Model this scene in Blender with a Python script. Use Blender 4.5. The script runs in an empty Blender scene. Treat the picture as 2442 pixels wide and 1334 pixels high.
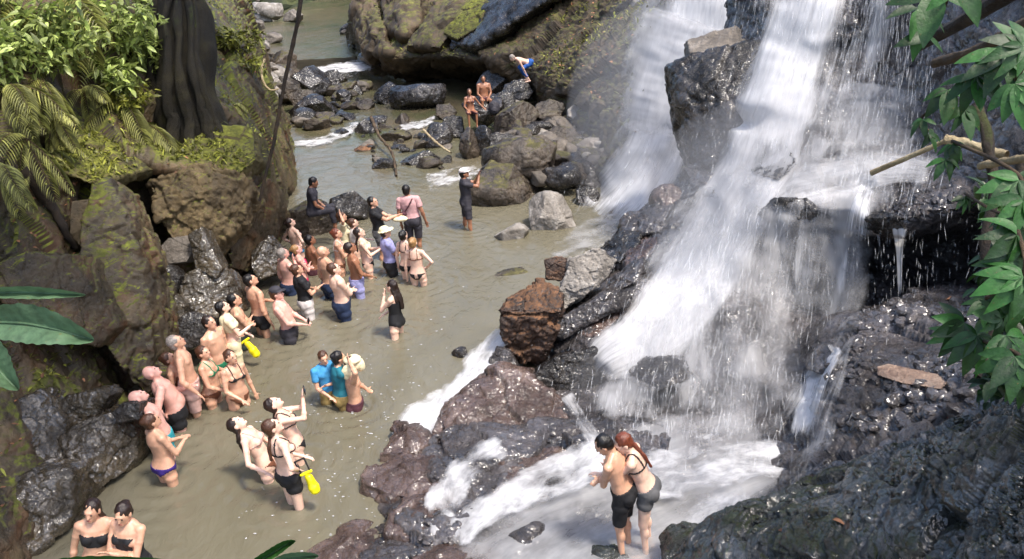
import bpy, bmesh, math, random
import numpy as np
from mathutils import Vector, Matrix
from mathutils.bvhtree import BVHTree
R = math.radians
SC = bpy.context.scene
COL = SC.collection
# ---------------------------------------------------------------- camera
W0, H0, F = 2442.0, 1334.0, 1992.0
PITCH, ROLL = R(22), R(3)
CP = np.array([0., 0., 6.2])
FWD = np.array([0, math.cos(PITCH), -math.sin(PITCH)])
_r = np.array([1., 0, 0]); _u = np.array([0, math.sin(PITCH), math.cos(PITCH)])
RT = math.cos(ROLL)*_r - math.sin(ROLL)*_u
UP = math.sin(ROLL)*_r + math.cos(ROLL)*_u
cd = bpy.data.cameras.new('camera'); cam = bpy.data.objects.new('camera', cd); COL.objects.link(cam)
cd.sensor_width = 36; cd.lens = 36*F/W0; cd.clip_start = .05; cd.clip_end = 2000
cam.matrix_world = Matrix(((RT[0], UP[0], -FWD[0], CP[0]), (RT[1], UP[1], -FWD[1], CP[1]), (RT[2], UP[2], -FWD[2], CP[2]), (0, 0, 0, 1)))
SC.camera = cam
# ---------------------------------------------------------------- light
SUN_DIR = Vector((.46, -.40, 1.25)).normalized()       # towards the sun
w = bpy.data.worlds.new('World'); SC.world = w; w.use_nodes = True
nt = w.node_tree; bg = nt.nodes['Background']; sk = nt.nodes.new('ShaderNodeTexSky')
sk.sky_type = 'NISHITA'; sk.sun_disc = False
sk.sun_elevation = math.asin(SUN_DIR.z); sk.sun_rotation = math.atan2(SUN_DIR.x, SUN_DIR.y)
sk.air_density = 1.0; sk.dust_density = 3.0; sk.ozone_density = 1.0
nt.links.new(sk.outputs[0], bg.inputs[0]); bg.inputs[1].default_value = .15
ld = bpy.data.lights.new('sun', 'SUN'); ld.energy = 2.0; ld.angle = R(8); ld.color = (1, .93, .82)
lo = bpy.data.objects.new('sun', ld); COL.objects.link(lo)
lo.rotation_euler = SUN_DIR.to_track_quat('Z', 'Y').to_euler()
SC.view_settings.view_transform = 'Standard'; SC.view_settings.look = 'None'
SC.view_settings.exposure = 1.32; SC.view_settings.gamma = 1
SC.cycles.max_bounces = 8; SC.cycles.transparent_max_bounces = 24
# ---------------------------------------------------------------- geometry helpers
def ray(px, py):
    return FWD + RT*((px-W0/2)/F) + UP*(-(py-H0/2)/F)
def D(px, py, d): return CP + ray(px, py)*d
def Z(px, py, z=0.):
    r = ray(px, py); return CP + r*((z-CP[2])/r[2])
def depth(p): return float((np.asarray(p)-CP) @ FWD)
def pix(p):
    v = np.asarray(p)-CP; d = v @ FWD
    return W0/2+F*(v @ RT)/d, H0/2-F*(v @ UP)/d, d
def _h(ix, iy, iz, s):
    n = (ix*374761393 + iy*668265263 + iz*2147483647 + s*1274126177) & 0xffffffff
    n = ((n ^ (n >> 13))*1274126177) & 0xffffffff
    n = ((n ^ (n >> 15))*2246822519) & 0xffffffff
    return ((n ^ (n >> 16)) & 0xffffff)/float(0xffffff)
def vnoise(P, s=0):
    P = np.asarray(P, float); I = np.floor(P).astype(np.int64); f = P-I; f = f*f*(3-2*f)
    r = 0
    for a in (0, 1):
        for b in (0, 1):
            for c in (0, 1):
                wt = (f[:, 0] if a else 1-f[:, 0])*(f[:, 1] if b else 1-f[:, 1])*(f[:, 2] if c else 1-f[:, 2])
                r = r+wt*_h(I[:, 0]+a, I[:, 1]+b, I[:, 2]+c, s)
    return r*2-1
def fbm(P, o=4, s=0, g=.5):
    r = 0; a = 1.; t = 0
    for k in range(o):
        r = r+a*vnoise(P*(2.03**k)+k*7.3, s+k); t += a; a *= g
    return r/t
def facet(P, s=0, tilt=.9):
    """blocky displacement: every cell of a jittered grid gets its own height and slope"""
    P = np.asarray(P, float); I = np.floor(P).astype(np.int64)
    best = np.full(len(P), 9.); sec = np.full(len(P), 9.); val = np.zeros(len(P))
    for a in (-1, 0, 1):
        for b in (-1, 0, 1):
            for c in (-1, 0, 1):
                J = I+np.array([a, b, c]); x, y, z = J[:, 0], J[:, 1], J[:, 2]
                Q = J+np.stack([_h(x, y, z, s+1), _h(x, y, z, s+2), _h(x, y, z, s+3)], 1)
                dv = P-Q; d = np.sqrt((dv**2).sum(1))
                n = np.stack([_h(x, y, z, s+4), _h(x, y, z, s+5), _h(x, y, z, s+6)], 1)*2-1
                v = (_h(x, y, z, s+7)*2-1)*.6+tilt*(dv*n).sum(1)
                m = d < best
                sec = np.where(m, best, np.minimum(sec, d)); val = np.where(m, v, val); best = np.where(m, d, best)
    return val - .22*np.clip(1-(sec-best)/.12, 0, 1)
def mesh_np(name, V, Fq, smooth=True):
    V = np.asarray(V, np.float32); Fq = np.asarray(Fq, np.int32); k = Fq.shape[1]; n = len(Fq)
    me = bpy.data.meshes.new(name); me.vertices.add(len(V)); me.vertices.foreach_set('co', V.ravel())
    me.loops.add(n*k); me.loops.foreach_set('vertex_index', Fq.ravel())
    me.polygons.add(n); me.polygons.foreach_set('loop_start', np.arange(0, n*k, k, dtype=np.int32))
    me.polygons.foreach_set('loop_total', np.full(n, k, np.int32))
    me.polygons.foreach_set('use_smooth', np.full(n, smooth, bool))
    me.update(calc_edges=True); me.validate(); return me
def link(name, me, mat=None, parent=None, loc=None):
    o = bpy.data.objects.new(name, me); COL.objects.link(o)
    if mat: me.materials.clear(); me.materials.append(mat)
    if parent: o.parent = parent
    if loc is not None: o.location = [float(q) for q in loc]
    return o
def tag(o, label=None, cat=None, group=None, kind=None):
    if label: o['label'] = label
    if cat: o['category'] = cat
    if group: o['group'] = group
    if kind: o['kind'] = kind
    return o
def empty(name, loc, label, cat, group=None, rz=0):
    o = bpy.data.objects.new(name, None); COL.objects.link(o); o.location = [float(q) for q in loc]; o.rotation_euler = (0, 0, rz)
    o.empty_display_size = .1
    return tag(o, label, cat, group)
def grid_faces(nu, nv):
    i = np.arange(nu-1)[:, None]*nv+np.arange(nv-1)[None]; i = i.ravel()
    return np.stack([i, i+1, i+nv+1, i+nv], 1)
def cr(C, t):
    """catmull-rom along axis 0"""
    n = len(C); t = np.clip(t, 0, n-1-1e-6); i = np.floor(t).astype(int); f = (t-i).reshape((-1,)+(1,)*(C.ndim-1))
    p = lambda k: C[np.clip(i+k, 0, n-1)]
    a, b, c, d = p(-1), p(0), p(1), p(2)
    return .5*((2*b)+(c-a)*f+(2*a-5*b+4*c-d)*f*f+(3*b-a-3*c+d)*f**3)
def loft(rows, nu, nv):
    C = np.array(rows, float)
    A = cr(C, np.linspace(0, len(C)-1, nu)); B = cr(A.transpose(1, 0, 2), np.linspace(0, C.shape[1]-1, nv))
    return B.transpose(1, 0, 2)
def gnormal(G):
    a = np.gradient(G, axis=0); b = np.gradient(G, axis=1); n = np.cross(b, a)
    n /= np.linalg.norm(n, axis=2, keepdims=True)+1e-9
    v = CP-G; s = np.sign((n*v).sum(2, keepdims=True)); 
    return n*np.where(np.mean(s) < 0, -1., 1.)
def rock_disp(P, big=.25, mid=.09, small=.02, sc=1.2, chip=.022, seed=0, squash=(1, 1, 1)):
    Q = P*np.array(squash); Q = Q+.35*np.stack([fbm(Q*.9, 2, seed+50), fbm(Q*.9, 2, seed+60), fbm(Q*.9, 2, seed+70)], 1)
    return big*facet(Q/sc, seed)+mid*facet(Q/(sc*.36), seed+11)+small*fbm(Q*9, 3, seed+22)+.5*mid*fbm(Q*2.2, 3, seed+33)+chip*facet(Q/(sc*.13), seed+44)
def sheet(name, rows, nu, nv, mat, **kw):
    G = loft(rows, nu, nv); N = gnormal(G); P = G.reshape(-1, 3)
    d = rock_disp(P, **kw)
    V = P+N.reshape(-1, 3)*d[:, None]
    me = mesh_np(name, V, grid_faces(nu, nv)); return link(name, me, mat), V.reshape(nu, nv, 3)
# ---------------------------------------------------------------- materials
def S(c):
    return tuple([(x/255/12.92 if x/255 <= .04045 else ((x/255+.055)/1.055)**2.4) for x in c])+(1,)
class NT:
    def __init__(s, name):
        s.m = bpy.data.materials.new(name); s.m.use_nodes = True; s.t = s.m.node_tree; s.b = s.t.nodes['Principled BSDF']
        s.out = s.t.nodes['Material Output']
    def n(s, ty, **kw):
        o = s.t.nodes.new(ty)
        for k, v in kw.items():
            if k in o.inputs: o.inputs[k].default_value = v
            else: setattr(o, k, v)
        return o
    def l(s, a, b): s.t.links.new(a, b)
    def noise(s, vec, scale, det=6, rough=.6, dist=0.):
        o = s.n('ShaderNodeTexNoise'); o.inputs['Scale'].default_value = scale; o.inputs['Detail'].default_value = det
        o.inputs['Roughness'].default_value = rough; o.inputs['Distortion'].default_value = dist
        if vec is not None: s.l(vec, o.inputs['Vector'])
        return o.outputs['Fac']
    def ramp(s, fac, stops):
        o = s.n('ShaderNodeValToRGB'); e = o.color_ramp.elements
        while len(e) < len(stops): e.new(.5)
        for k, (p, c) in enumerate(stops):
            e[k].position = p; e[k].color = c if len(c) == 4 else tuple(c)+(1,)
        s.l(fac, o.inputs[0]); return o.outputs[0]
    def mix(s, fac, a, b, blend='MIX'):
        o = s.n('ShaderNodeMix', data_type='RGBA', blend_type=blend)
        for i, x in ((0, fac), (6, a), (7, b)):
            if hasattr(x, 'is_linked'): s.l(x, o.inputs[i])
            else: o.inputs[i].default_value = x
        return o.outputs[2]
    def math(s, op, a, b=0., clamp=False):
        o = s.n('ShaderNodeMath', operation=op, use_clamp=clamp)
        for i, x in ((0, a), (1, b)):
            if hasattr(x, 'is_linked'): s.l(x, o.inputs[i])
            else: o.inputs[i].default_value = x
        return o.outputs[0]
    def bump(s, h, strength, dist, normal=None):
        o = s.n('ShaderNodeBump'); o.inputs['Strength'].default_value = strength; o.inputs['Distance'].default_value = dist
        s.l(h, o.inputs['Height'])
        if normal is not None: s.l(normal, o.inputs['Normal'])
        return o.outputs[0]
G1 = lambda v: (v, v, v, 1)
def rockmat(name, dark, mid, light, rough=(.25, .6), moss=0., mosscol=(60, 66, 20), scale=1., orange=0., bump=1., coat=0.):
    n = NT(name); tc = n.n('ShaderNodeTexCoord').outputs['Object']
    big = n.noise(tc, .9*scale, 5, .6, .6); fine = n.noise(tc, 9*scale, 8, .7); vf = n.noise(tc, 46*scale, 5, .7)
    c = n.ramp(big, [(.3, dark), (.52, mid), (.72, light)])
    f2 = n.ramp(fine, [(.3, G1(.45)), (.7, G1(1.3))]); c = n.mix(.8, c, f2, 'MULTIPLY')
    sp = n.ramp(vf, [(.60, G1(0)), (.72, G1(1))]); c = n.mix(n.math('MULTIPLY', sp, .25), c, light)
    if orange:
        o = n.ramp(n.noise(tc, 1.7, 4, .6, .4), [(.5, G1(0)), (.68, G1(orange))]); c = n.mix(o, c, S((120, 70, 38)))
    geo = n.n('ShaderNodeNewGeometry'); sx = n.n('ShaderNodeSeparateXYZ'); n.l(geo.outputs['True Normal'], sx.inputs[0])
    rg = n.ramp(fine, [(.35, G1(rough[0])), (.65, G1(rough[1]))])
    if moss:
        up = n.math('MULTIPLY_ADD', sx.outputs[2], .9); n.t.nodes[-1].inputs[2].default_value = 0.
        mk = n.math('ADD', n.math('MULTIPLY', sx.outputs[2], .55), n.noise(tc, 1.6, 6, .65))
        mk = n.ramp(mk, [(1.02-moss*.5, G1(0)), (1.14-moss*.5 if 1.14-moss*.5 < 1 else 1., G1(1))])
        mc = n.ramp(n.noise(tc, 5, 6, .7), [(.3, S([x*.5 for x in mosscol])), (.55, S(mosscol)), (.75, S([min(255, x*1.45) for x in mosscol]))])
        c = n.mix(mk, c, mc); rg = n.mix(mk, rg, G1(.9))
    n.l(c, n.b.inputs['Base Color']); n.l(rg, n.b.inputs['Roughness'])
    v = n.n('ShaderNodeTexVoronoi', feature='DISTANCE_TO_EDGE'); v.inputs['Scale'].default_value = 2.2*scale
    nv = n.n('ShaderNodeTexNoise'); nv.inputs['Scale'].default_value = 2*scale; n.l(tc, nv.inputs['Vector'])
    mv = n.mix(.35, tc, nv.outputs['Color']); n.l(mv, v.inputs['Vector'])
    crk = n.ramp(v.outputs['Distance'], [(0, G1(0)), (.04, G1(1))])
    b1 = n.bump(crk, .12*bump, .02); b2 = n.bump(fine, .7*bump, .06, b1); b3 = n.bump(vf, .6*bump, .012, b2)
    n.l(b3, n.b.inputs['Normal'])
    if coat:
        n.l(n.ramp(n.noise(tc, 1.3, 4, .6, .5), [(.38, G1(coat*.15)), (.56, G1(coat))]), n.b.inputs['Coat Weight']); n.b.inputs['Coat Roughness'].default_value = .10; n.b.inputs['Coat IOR'].default_value = 1.8; n.b.inputs['Specular IOR Level'].default_value = .35
        gl = n.noise(tc, 11, 3, .5, .5); g2 = n.noise(tc, 5, 2, .5, .3); n.l(n.bump(gl, .6, .06, n.bump(g2, .7, .16)), n.b.inputs['Coat Normal'])
    return n.m
M = {}
M['cliff'] = rockmat('left_cliff_rock', S((34, 29, 20)), S((74, 63, 46)), S((118, 101, 74)), (.18, .7), moss=.46, mosscol=(98, 102, 36), orange=.3)
M['gloss'] = rockmat('glossy_brown_rock', S((30, 26, 19)), S((68, 59, 44)), S((112, 98, 76)), (.08, .34), scale=1.3, coat=.9)
M['butt'] = rockmat('smooth_buttress_rock', S((50, 42, 30)), S((92, 79, 58)), S((128, 111, 84)), (.2, .6), scale=2.2, moss=.16, mosscol=(96, 94, 50))
M['lit'] = rockmat('layered_brown_rock', S((54, 44, 28)), S((100, 84, 56)), S((140, 120, 84)), (.5, .8), scale=1.6, moss=.3, mosscol=(96, 94, 42))
M['mossr'] = rockmat('mossy_rock', S((50, 44, 26)), S((84, 76, 42)), S((112, 102, 60)), (.6, .9), moss=.5, mosscol=(106, 108, 38))
M['wet'] = rockmat('wet_dark_rock', S((34, 31, 31)), S((74, 69, 69)), S((118, 112, 112)), (.2, .5), scale=1.5, bump=1.6, coat=.8)
M['wetbrown'] = rockmat('wet_brown_rock', S((44, 34, 30)), S((84, 67, 60)), S((124, 106, 98)), (.15, .45), scale=1.6, coat=.7)
M['orange'] = rockmat('rusty_topped_rock', S((34, 25, 21)), S((66, 49, 40)), S((98, 76, 62)), (.15, .5), scale=1.5, moss=.46, mosscol=(110, 78, 54))
M['grey'] = rockmat('dry_grey_rock', S((66, 60, 54)), S((112, 104, 95)), S((156, 147, 137)), (.45, .8), scale=1.6)
M['boulder'] = rockmat('damp_brown_boulder', S((30, 26, 22)), S((68, 59, 50)), S((112, 100, 86)), (.15, .5), scale=1.3, moss=.12, mosscol=(84, 80, 48))
M['darkb'] = rockmat('dark_boulder', S((18, 16, 15)), S((42, 38, 35)), S((78, 71, 66)), (.1, .4), scale=1.3, coat=.5)
M['pale'] = rockmat('pale_rock', S((92, 86, 78)), S((150, 143, 135)), S((196, 190, 182)), (.4, .7), scale=2)
M['slope'] = rockmat('earth_slope', S((46, 38, 28)), S((80, 67, 50)), S((112, 95, 76)), (.5, .9), moss=.3, mosscol=(92, 90, 46))
M['fg'] = rockmat('foreground_rock', S((34, 36, 32)), S((72, 75, 72)), S((118, 120, 124)), (.2, .5), moss=.22, mosscol=(50, 56, 30), scale=2.5, bump=1.5, coat=.8)
M['bed'] = rockmat('river_bed_mud', S((80, 70, 50)), S((104, 94, 70)), S((130, 118, 92)), (.6, .9))
def watermat(name, c1, c2, alpha):
    n = NT(name); tc = n.n('ShaderNodeTexCoord').outputs['Object']
    mp = n.n('ShaderNodeMapping'); mp.inputs['Scale'].default_value = (1, .55, 1); n.l(tc, mp.inputs[0])
    c = n.ramp(n.noise(mp.outputs[0], .35, 5, .6, .8), [(.3, S(c1)), (.7, S(c2))])
    sy_ = n.n('ShaderNodeSeparateXYZ'); n.l(tc, sy_.inputs[0]); fy = n.ramp(n.math('MULTIPLY', sy_.outputs[1], .02), [(.40, G1(0)), (.60, G1(1))]); c = n.mix(fy, c, n.ramp(n.noise(mp.outputs[0], .5, 4), [(.35, S((78, 82, 56))), (.6, S((104, 94, 74)))]))
    n.l(c, n.b.inputs['Base Color']); n.b.inputs['Roughness'].default_value = .12; n.b.inputs['IOR'].default_value = 1.33
    w1 = n.noise(mp.outputs[0], 3.2, 4, .6, 1.2); w2 = n.noise(mp.outputs[0], 14, 3, .55, .6)
    b = n.bump(w2, .32, .02, n.bump(w1, .55, .06)); n.l(b, n.b.inputs['Normal'])
    n.b.inputs['Alpha'].default_value = alpha
    return n.m
M['pool'] = watermat('muddy_pool_water', (102, 97, 80), (121, 116, 99), .86)
M['stream'] = watermat('green_stream_water', (96, 98, 66), (132, 120, 92), .8)
def foammat(name, lo=.36, hi=.84, sx=8., sy=.9, col=.74, bl=.0):
    """white water: streaks run along the flow (uv: x across, y along, metres), 'cover' says how closed the sheet is"""
    n = NT(name); uv = n.n('ShaderNodeUVMap').outputs[0]
    mp = n.n('ShaderNodeMapping'); mp.inputs['Scale'].default_value = (sx, sy, 1); n.l(uv, mp.inputs[0])
    mp2 = n.n('ShaderNodeMapping'); mp2.inputs['Scale'].default_value = (sx*.22, sy*.4, 1); n.l(uv, mp2.inputs[0])
    s1 = n.noise(mp.outputs[0], 1., 6, .65, .3); s2 = n.noise(mp2.outputs[0], 1., 4, .6, .4)
    at = n.n('ShaderNodeAttribute', attribute_name='cover').outputs['Fac']
    s = n.math('ADD', n.math('MULTIPLY', s1, .55), n.math('MULTIPLY', s2, .45))
    s = n.math('ADD', s, n.math('SUBTRACT', n.math('MULTIPLY', at, .52), .35))
    a = n.ramp(s, [(lo, G1(0)), (hi, G1(1))])
    a = n.math('MULTIPLY', a, n.math('MULTIPLY', at, 2.2, True))
    dens = n.ramp(s1, [(.3, (col*.78, col*.78, col*.81, 1)), (.6, (col, col, col*1.02, 1))])
    d = n.n('ShaderNodeBsdfDiffuse'); n.l(dens, d.inputs[0])
    tl = n.n('ShaderNodeBsdfTranslucent'); n.l(dens, tl.inputs[0])
    mx = n.n('ShaderNodeMixShader'); mx.inputs[0].default_value = .35; n.l(d.outputs[0], mx.inputs[1]); n.l(tl.outputs[0], mx.inputs[2])
    b = n.bump(s1, .35, .05); n.l(b, d.inputs['Normal'])
    tr = n.n('ShaderNodeBsdfTransparent'); m2 = n.n('ShaderNodeMixShader'); n.l(a, m2.inputs[0]); n.l(tr.outputs[0], m2.inputs[1]); n.l(mx.outputs[0], m2.inputs[2])
    n.l(m2.outputs[0], n.out.inputs[0]); return n.m
M['foam'] = foammat('falling_white_water')
M['foamsoft'] = foammat('soft_white_water', .30, 1.05, 2.2, .6, .66)
def plain(name, c, rough=.7, sheen=0., var=.12, sc=20, trans=0., bump=0.):
    n = NT(name); tc = n.n('ShaderNodeTexCoord').outputs['Object']
    f = n.ramp(n.noise(tc, sc, 3, .6), [(.3, G1(1-var*1.6)), (.7, G1(1+var))]); cc = n.mix(1., S(c), f, 'MULTIPLY')
    n.l(cc, n.b.inputs['Base Color']); n.b.inputs['Roughness'].default_value = rough
    if bump: n.l(n.bump(n.noise(tc, sc*1.5, 4), bump, .01), n.b.inputs['Normal'])
    if trans:
        tl = n.n('ShaderNodeBsdfTranslucent'); n.l(cc, tl.inputs[0]); mx = n.n('ShaderNodeMixShader'); mx.inputs[0].default_value = trans
        n.l(n.b.outputs[0], mx.inputs[1]); n.l(tl.outputs[0], mx.inputs[2]); n.l(mx.outputs[0], n.out.inputs[0])
    return n.m
# ---------------------------------------------------------------- remesh helper
def get_np(me):
    V = np.empty(len(me.vertices)*3, np.float32); me.vertices.foreach_get('co', V); V = V.reshape(-1, 3)
    L = np.empty(len(me.loops), np.int32); me.loops.foreach_get('vertex_index', L)
    return V, L
def remesh(V, faces, voxel, smooth=0):
    me = bpy.data.meshes.new('tmp'); me.from_pydata([tuple(map(float, v)) for v in V], [], [tuple(map(int, f)) for f in faces]); me.update()
    o = bpy.data.objects.new('tmp', me); COL.objects.link(o)
    m = o.modifiers.new('r', 'REMESH'); m.mode = 'VOXEL'; m.voxel_size = voxel; m.adaptivity = 0
    if smooth:
        s = o.modifiers.new('s', 'SMOOTH'); s.iterations = smooth; s.factor = .5
    dg = bpy.context.evaluated_depsgraph_get(); e = o.evaluated_get(dg); m2 = e.to_mesh()
    Vn, L = get_np(m2); npoly = len(m2.polygons)
    assert len(L) == npoly*4 or npoly == 0
    Q = L.reshape(-1, 4).copy(); Vn = Vn.copy(); e.to_mesh_clear()
    bpy.data.objects.remove(o); bpy.data.meshes.remove(me)
    return Vn, Q
def vnormals(V, Q):
    n = np.cross(V[Q[:, 2]]-V[Q[:, 0]], V[Q[:, 3]]-V[Q[:, 1]]) if Q.shape[1] == 4 else np.cross(V[Q[:, 1]]-V[Q[:, 0]], V[Q[:, 2]]-V[Q[:, 0]])
    N = np.zeros_like(V)
    for k in range(Q.shape[1]): np.add.at(N, Q[:, k], n)
    return N/(np.linalg.norm(N, axis=1, keepdims=True)+1e-9)
_ico = {}
def ico(sub):
    if sub not in _ico:
        bm = bmesh.new(); bmesh.ops.create_icosphere(bm, subdivisions=sub, radius=1)
        _ico[sub] = (np.array([v.co[:] for v in bm.verts]), np.array([[v.index for v in f.verts] for f in bm.faces])); bm.free()
    return _ico[sub]
def boulder_geo(dims, seed, sub=5, npl=11, rough=1.):
    rs = np.random.RandomState(seed); dv, Fc = ico(sub)
    n = rs.normal(size=(npl, 3)); n /= np.linalg.norm(n, axis=1, keepdims=True); h = rs.uniform(.55, 1., npl)
    q = dv @ n.T; t = np.where(q > .05, h/np.maximum(q, .05), 9.)
    k = 60.; r = -np.log(np.exp(-k*np.minimum(t, 3)).sum(1))/k
    V = dv*np.clip(r, .3, 1.15)[:, None]
    sz = np.array(dims)/2.; V = V*sz*1.12
    s = float(np.mean(dims))
    Pn = V/s+seed*3.1
    V = V+dv*(s*rough*(.03*fbm(Pn*2.2, 3, seed)+.024*facet(Pn*3.4, seed)+.010*facet(Pn*9, seed+3)+.010*fbm(Pn*13, 3, seed+5)))[:, None]
    return V, Fc
SINGLE = []
def boulder(cx, cy, w, h, mat, label, z=0., seed=1, rot=0., dw=1., tilt=0., group=None, sub=5, cat='boulder', name='boulder', dd=None, npl=13, sink=.15):
    """a rock whose visible body is centred on (cx,cy), w x h source pixels, standing on the level z"""
    base = Z(cx, cy+h*.42, z); d = depth(base); s = F/d
    wx = w/s; hz = h/s/.98; dy = dd or dw*.5*(w+h)/s
    d2 = d+dy*.30; c = D(cx, cy, d2)
    V, Fc = boulder_geo((wx, dy, hz*1.02), seed, sub, npl)
    if rot or tilt:
        m = np.array(Matrix.Rotation(R(rot), 3, 'Z') @ Matrix.Rotation(R(tilt), 3, 'Y')); V = V @ m.T
    o = link(name, mesh_np(name, V, Fc, True), M[mat], loc=c)
    return tag(o, label, cat, group)
def hullrock(poly, d, t, mat, label, dk=None, seed=1, vox=None, shrink=.8, bulge=.15, amp=1., name='boulder', cat='boulder', top=None, kind=None):
    """angular rock: outline of its near face at depth d (a number or one per corner), thickness t metres"""
    n = len(poly); ds = d if hasattr(d, '__len__') else [d]*n
    Pf = np.array([D(x, y, q) for (x, y), q in zip(poly, ds)]); c = Pf.mean(0)
    back = c+(Pf-c)*shrink+FWD*t+np.array([0, 0, .05*t]); mid = c-FWD*bulge*np.linalg.norm(Pf-c, axis=1).mean()
    half = c+(Pf-c)*1.0+FWD*t*.4
    pts = list(Pf)+list(back)+list(half)+[mid]+list(c+(Pf-c)*.5-FWD*bulge*.7*np.linalg.norm(Pf-c, axis=1).mean())
    bm = bmesh.new(); vs = [bm.verts.new(p-c) for p in pts]; bmesh.ops.convex_hull(bm, input=vs)
    bmesh.ops.delete(bm, geom=[v for v in bm.verts if not v.link_faces], context='VERTS'); bm.verts.index_update()
    V = np.array([v.co[:] for v in bm.verts]); Fc = [[v.index for v in f.verts] for f in bm.faces]; bm.free()
    ext = np.ptp(V, axis=0).max(); vox = vox or ext/90.
    V, Q = remesh(V, Fc, vox, 2); N = vnormals(V, Q)
    s = ext; Pn = V/s+seed*2.3
    V = V+N*(s*amp*(.034*fbm(Pn*3, 3, seed)+.022*facet(Pn*4.2, seed)+.010*facet(Pn*11, seed+9)+.006*fbm(Pn*24, 3, seed+5)+.006*facet(Pn*22, seed+15)))[:, None]
    o = link(name, mesh_np(name, V, Q), M[mat], loc=c)
    return tag(o, label, cat, None, kind)
def widen(rows, *offs):
    return [list(r)+[np.asarray(r[-1])+np.array(o) for o in offs] for r in rows]
# ---------------------------------------------------------------- ground and water
def plane(name, z, mat, x0, x1, y0, y1, kind='structure', label=None):
    me = mesh_np(name, [(x0, y0, z), (x1, y0, z), (x1, y1, z), (x0, y1, z)], [(0, 1, 2, 3)], False)
    return tag(link(name, me, M[mat]), label, 'water' if 'water' in name or 'pool' in name else 'ground', None, kind)
plane('river_bed', -.75, 'bed', -60, 60, -20, 260)
# rippled pool surface
def water_sheet(name, z, x0, x1, y0, y1, nx, ny, mat, amp=.020, seed=0):
    X, Y = np.meshgrid(np.linspace(x0, x1, nx), np.linspace(y0, y1, ny), indexing='ij')
    P = np.stack([X.ravel(), Y.ravel(), np.zeros(X.size)], 1)
    h = amp*(fbm(P*np.array([1.1, .8, 1])+fbm(P*.5, 2, 3)[:, None]*1.5, 3, seed)+.45*fbm(P*np.array([4., 3., 1]), 2, seed+9)); P[:, 2] = z+h
    o = link(name, mesh_np(name, P, grid_faces(nx, ny)[:, ::-1]), M[mat]); return tag(o, None, None, None, 'structure')
water_sheet('pool_water', 0., -17, 9, 4.5, 48, 430, 760, 'pool')
# upstream basin, a step higher
water_sheet('upper_stream_water', .75, -22, -2, 47.2, 120, 120, 120, 'stream', .02, 8)
# ---------------------------------------------------------------- left bank
LB = [
 [D(600, 20, 48), D(590, -20, 46), D(560, -60, 44), D(500, -100, 42), D(400, -150, 38), D(200, -250, 34)],
 [Z(655, 230, -.3), D(615, 120, 32), D(570, 30, 29), D(500, -30, 27), D(400, -120, 25), D(200, -250, 22)],
 [Z(700, 330, -.3), D(640, 240, 25), D(600, 150, 22), D(510, 60, 21), D(380, -60, 20), D(150, -250, 18)],
 [Z(712, 420, -.3), D(655, 350, 21.5), D(615, 270, 19.5), D(520, 180, 18), D(380, 50, 17.5), D(100, -200, 16)],
 [Z(690, 520, -.3), D(650, 430, 18.6), D(620, 370, 17.2), D(510, 280, 16.5), D(330, 170, 16), D(30, -150, 14.5)],
 [Z(640, 600, -.3), D(620, 520, 17.0), D(585, 395, 15.9), D(430, 330, 15.6), D(260, 250, 14.8), D(-50, -50, 13)],
 [Z(560, 700, -.3), D(520, 610, 15.8), D(470, 430, 14.9), D(350, 385, 14.6), D(180, 330, 13.6), D(-120, 100, 11.5)],
 [Z(470, 790, -.3), D(380, 690, 15.89), D(350, 480, 15.89), D(290, 400, 15.15), D(130, 380, 13.46), D(-150, 200, 11.34)],
 [Z(420, 890, -.3), D(370, 790, 14.09), D(310, 520, 13.77), D(230, 420, 13.67), D(80, 430, 12.40), D(-170, 300, 10.70)],
 [Z(365, 980, -.3), D(300, 870, 12.93), D(210, 680, 12.82), D(140, 520, 12.82), D(20, 500, 11.76), D(-200, 400, 10.06)],
 [Z(335, 1120, -.3), D(230, 1000, 11.44), D(110, 860, 11.34), D(40, 720, 11.12), D(-80, 630, 10.28), D(-250, 560, 9.11)],
 [Z(200, 1230, -.3), D(120, 1130, 10.38), D(20, 1010, 10.17), D(-80, 900, 9.85), D(-200, 830, 9.11), D(-350, 760, 7.94)],
 [Z(110, 1350, -.3), D(30, 1260, 9.43), D(-60, 1170, 9.32), D(-150, 1080, 8.90), D(-280, 1000, 8.26), D(-450, 950, 7.10)],
 [Z(0, 1520, -.3), D(-60, 1430, 8.47), D(-140, 1350, 8.26), D(-250, 1290, 7.84), D(-380, 1200, 7.31), D(-560, 1150, 6.46)]]
cl, CL = sheet('left_cliff', widen(LB, (-3, -.5, .8), (-8, -1, 2.5)), 520, 400, M['cliff'], big=.26, mid=.06, small=.035, sc=2.3, seed=4, squash=(1, 1, .7))
tag(cl, 'tall mossy brown rock wall on the left side of the pool', 'cliff', None, 'structure')
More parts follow.
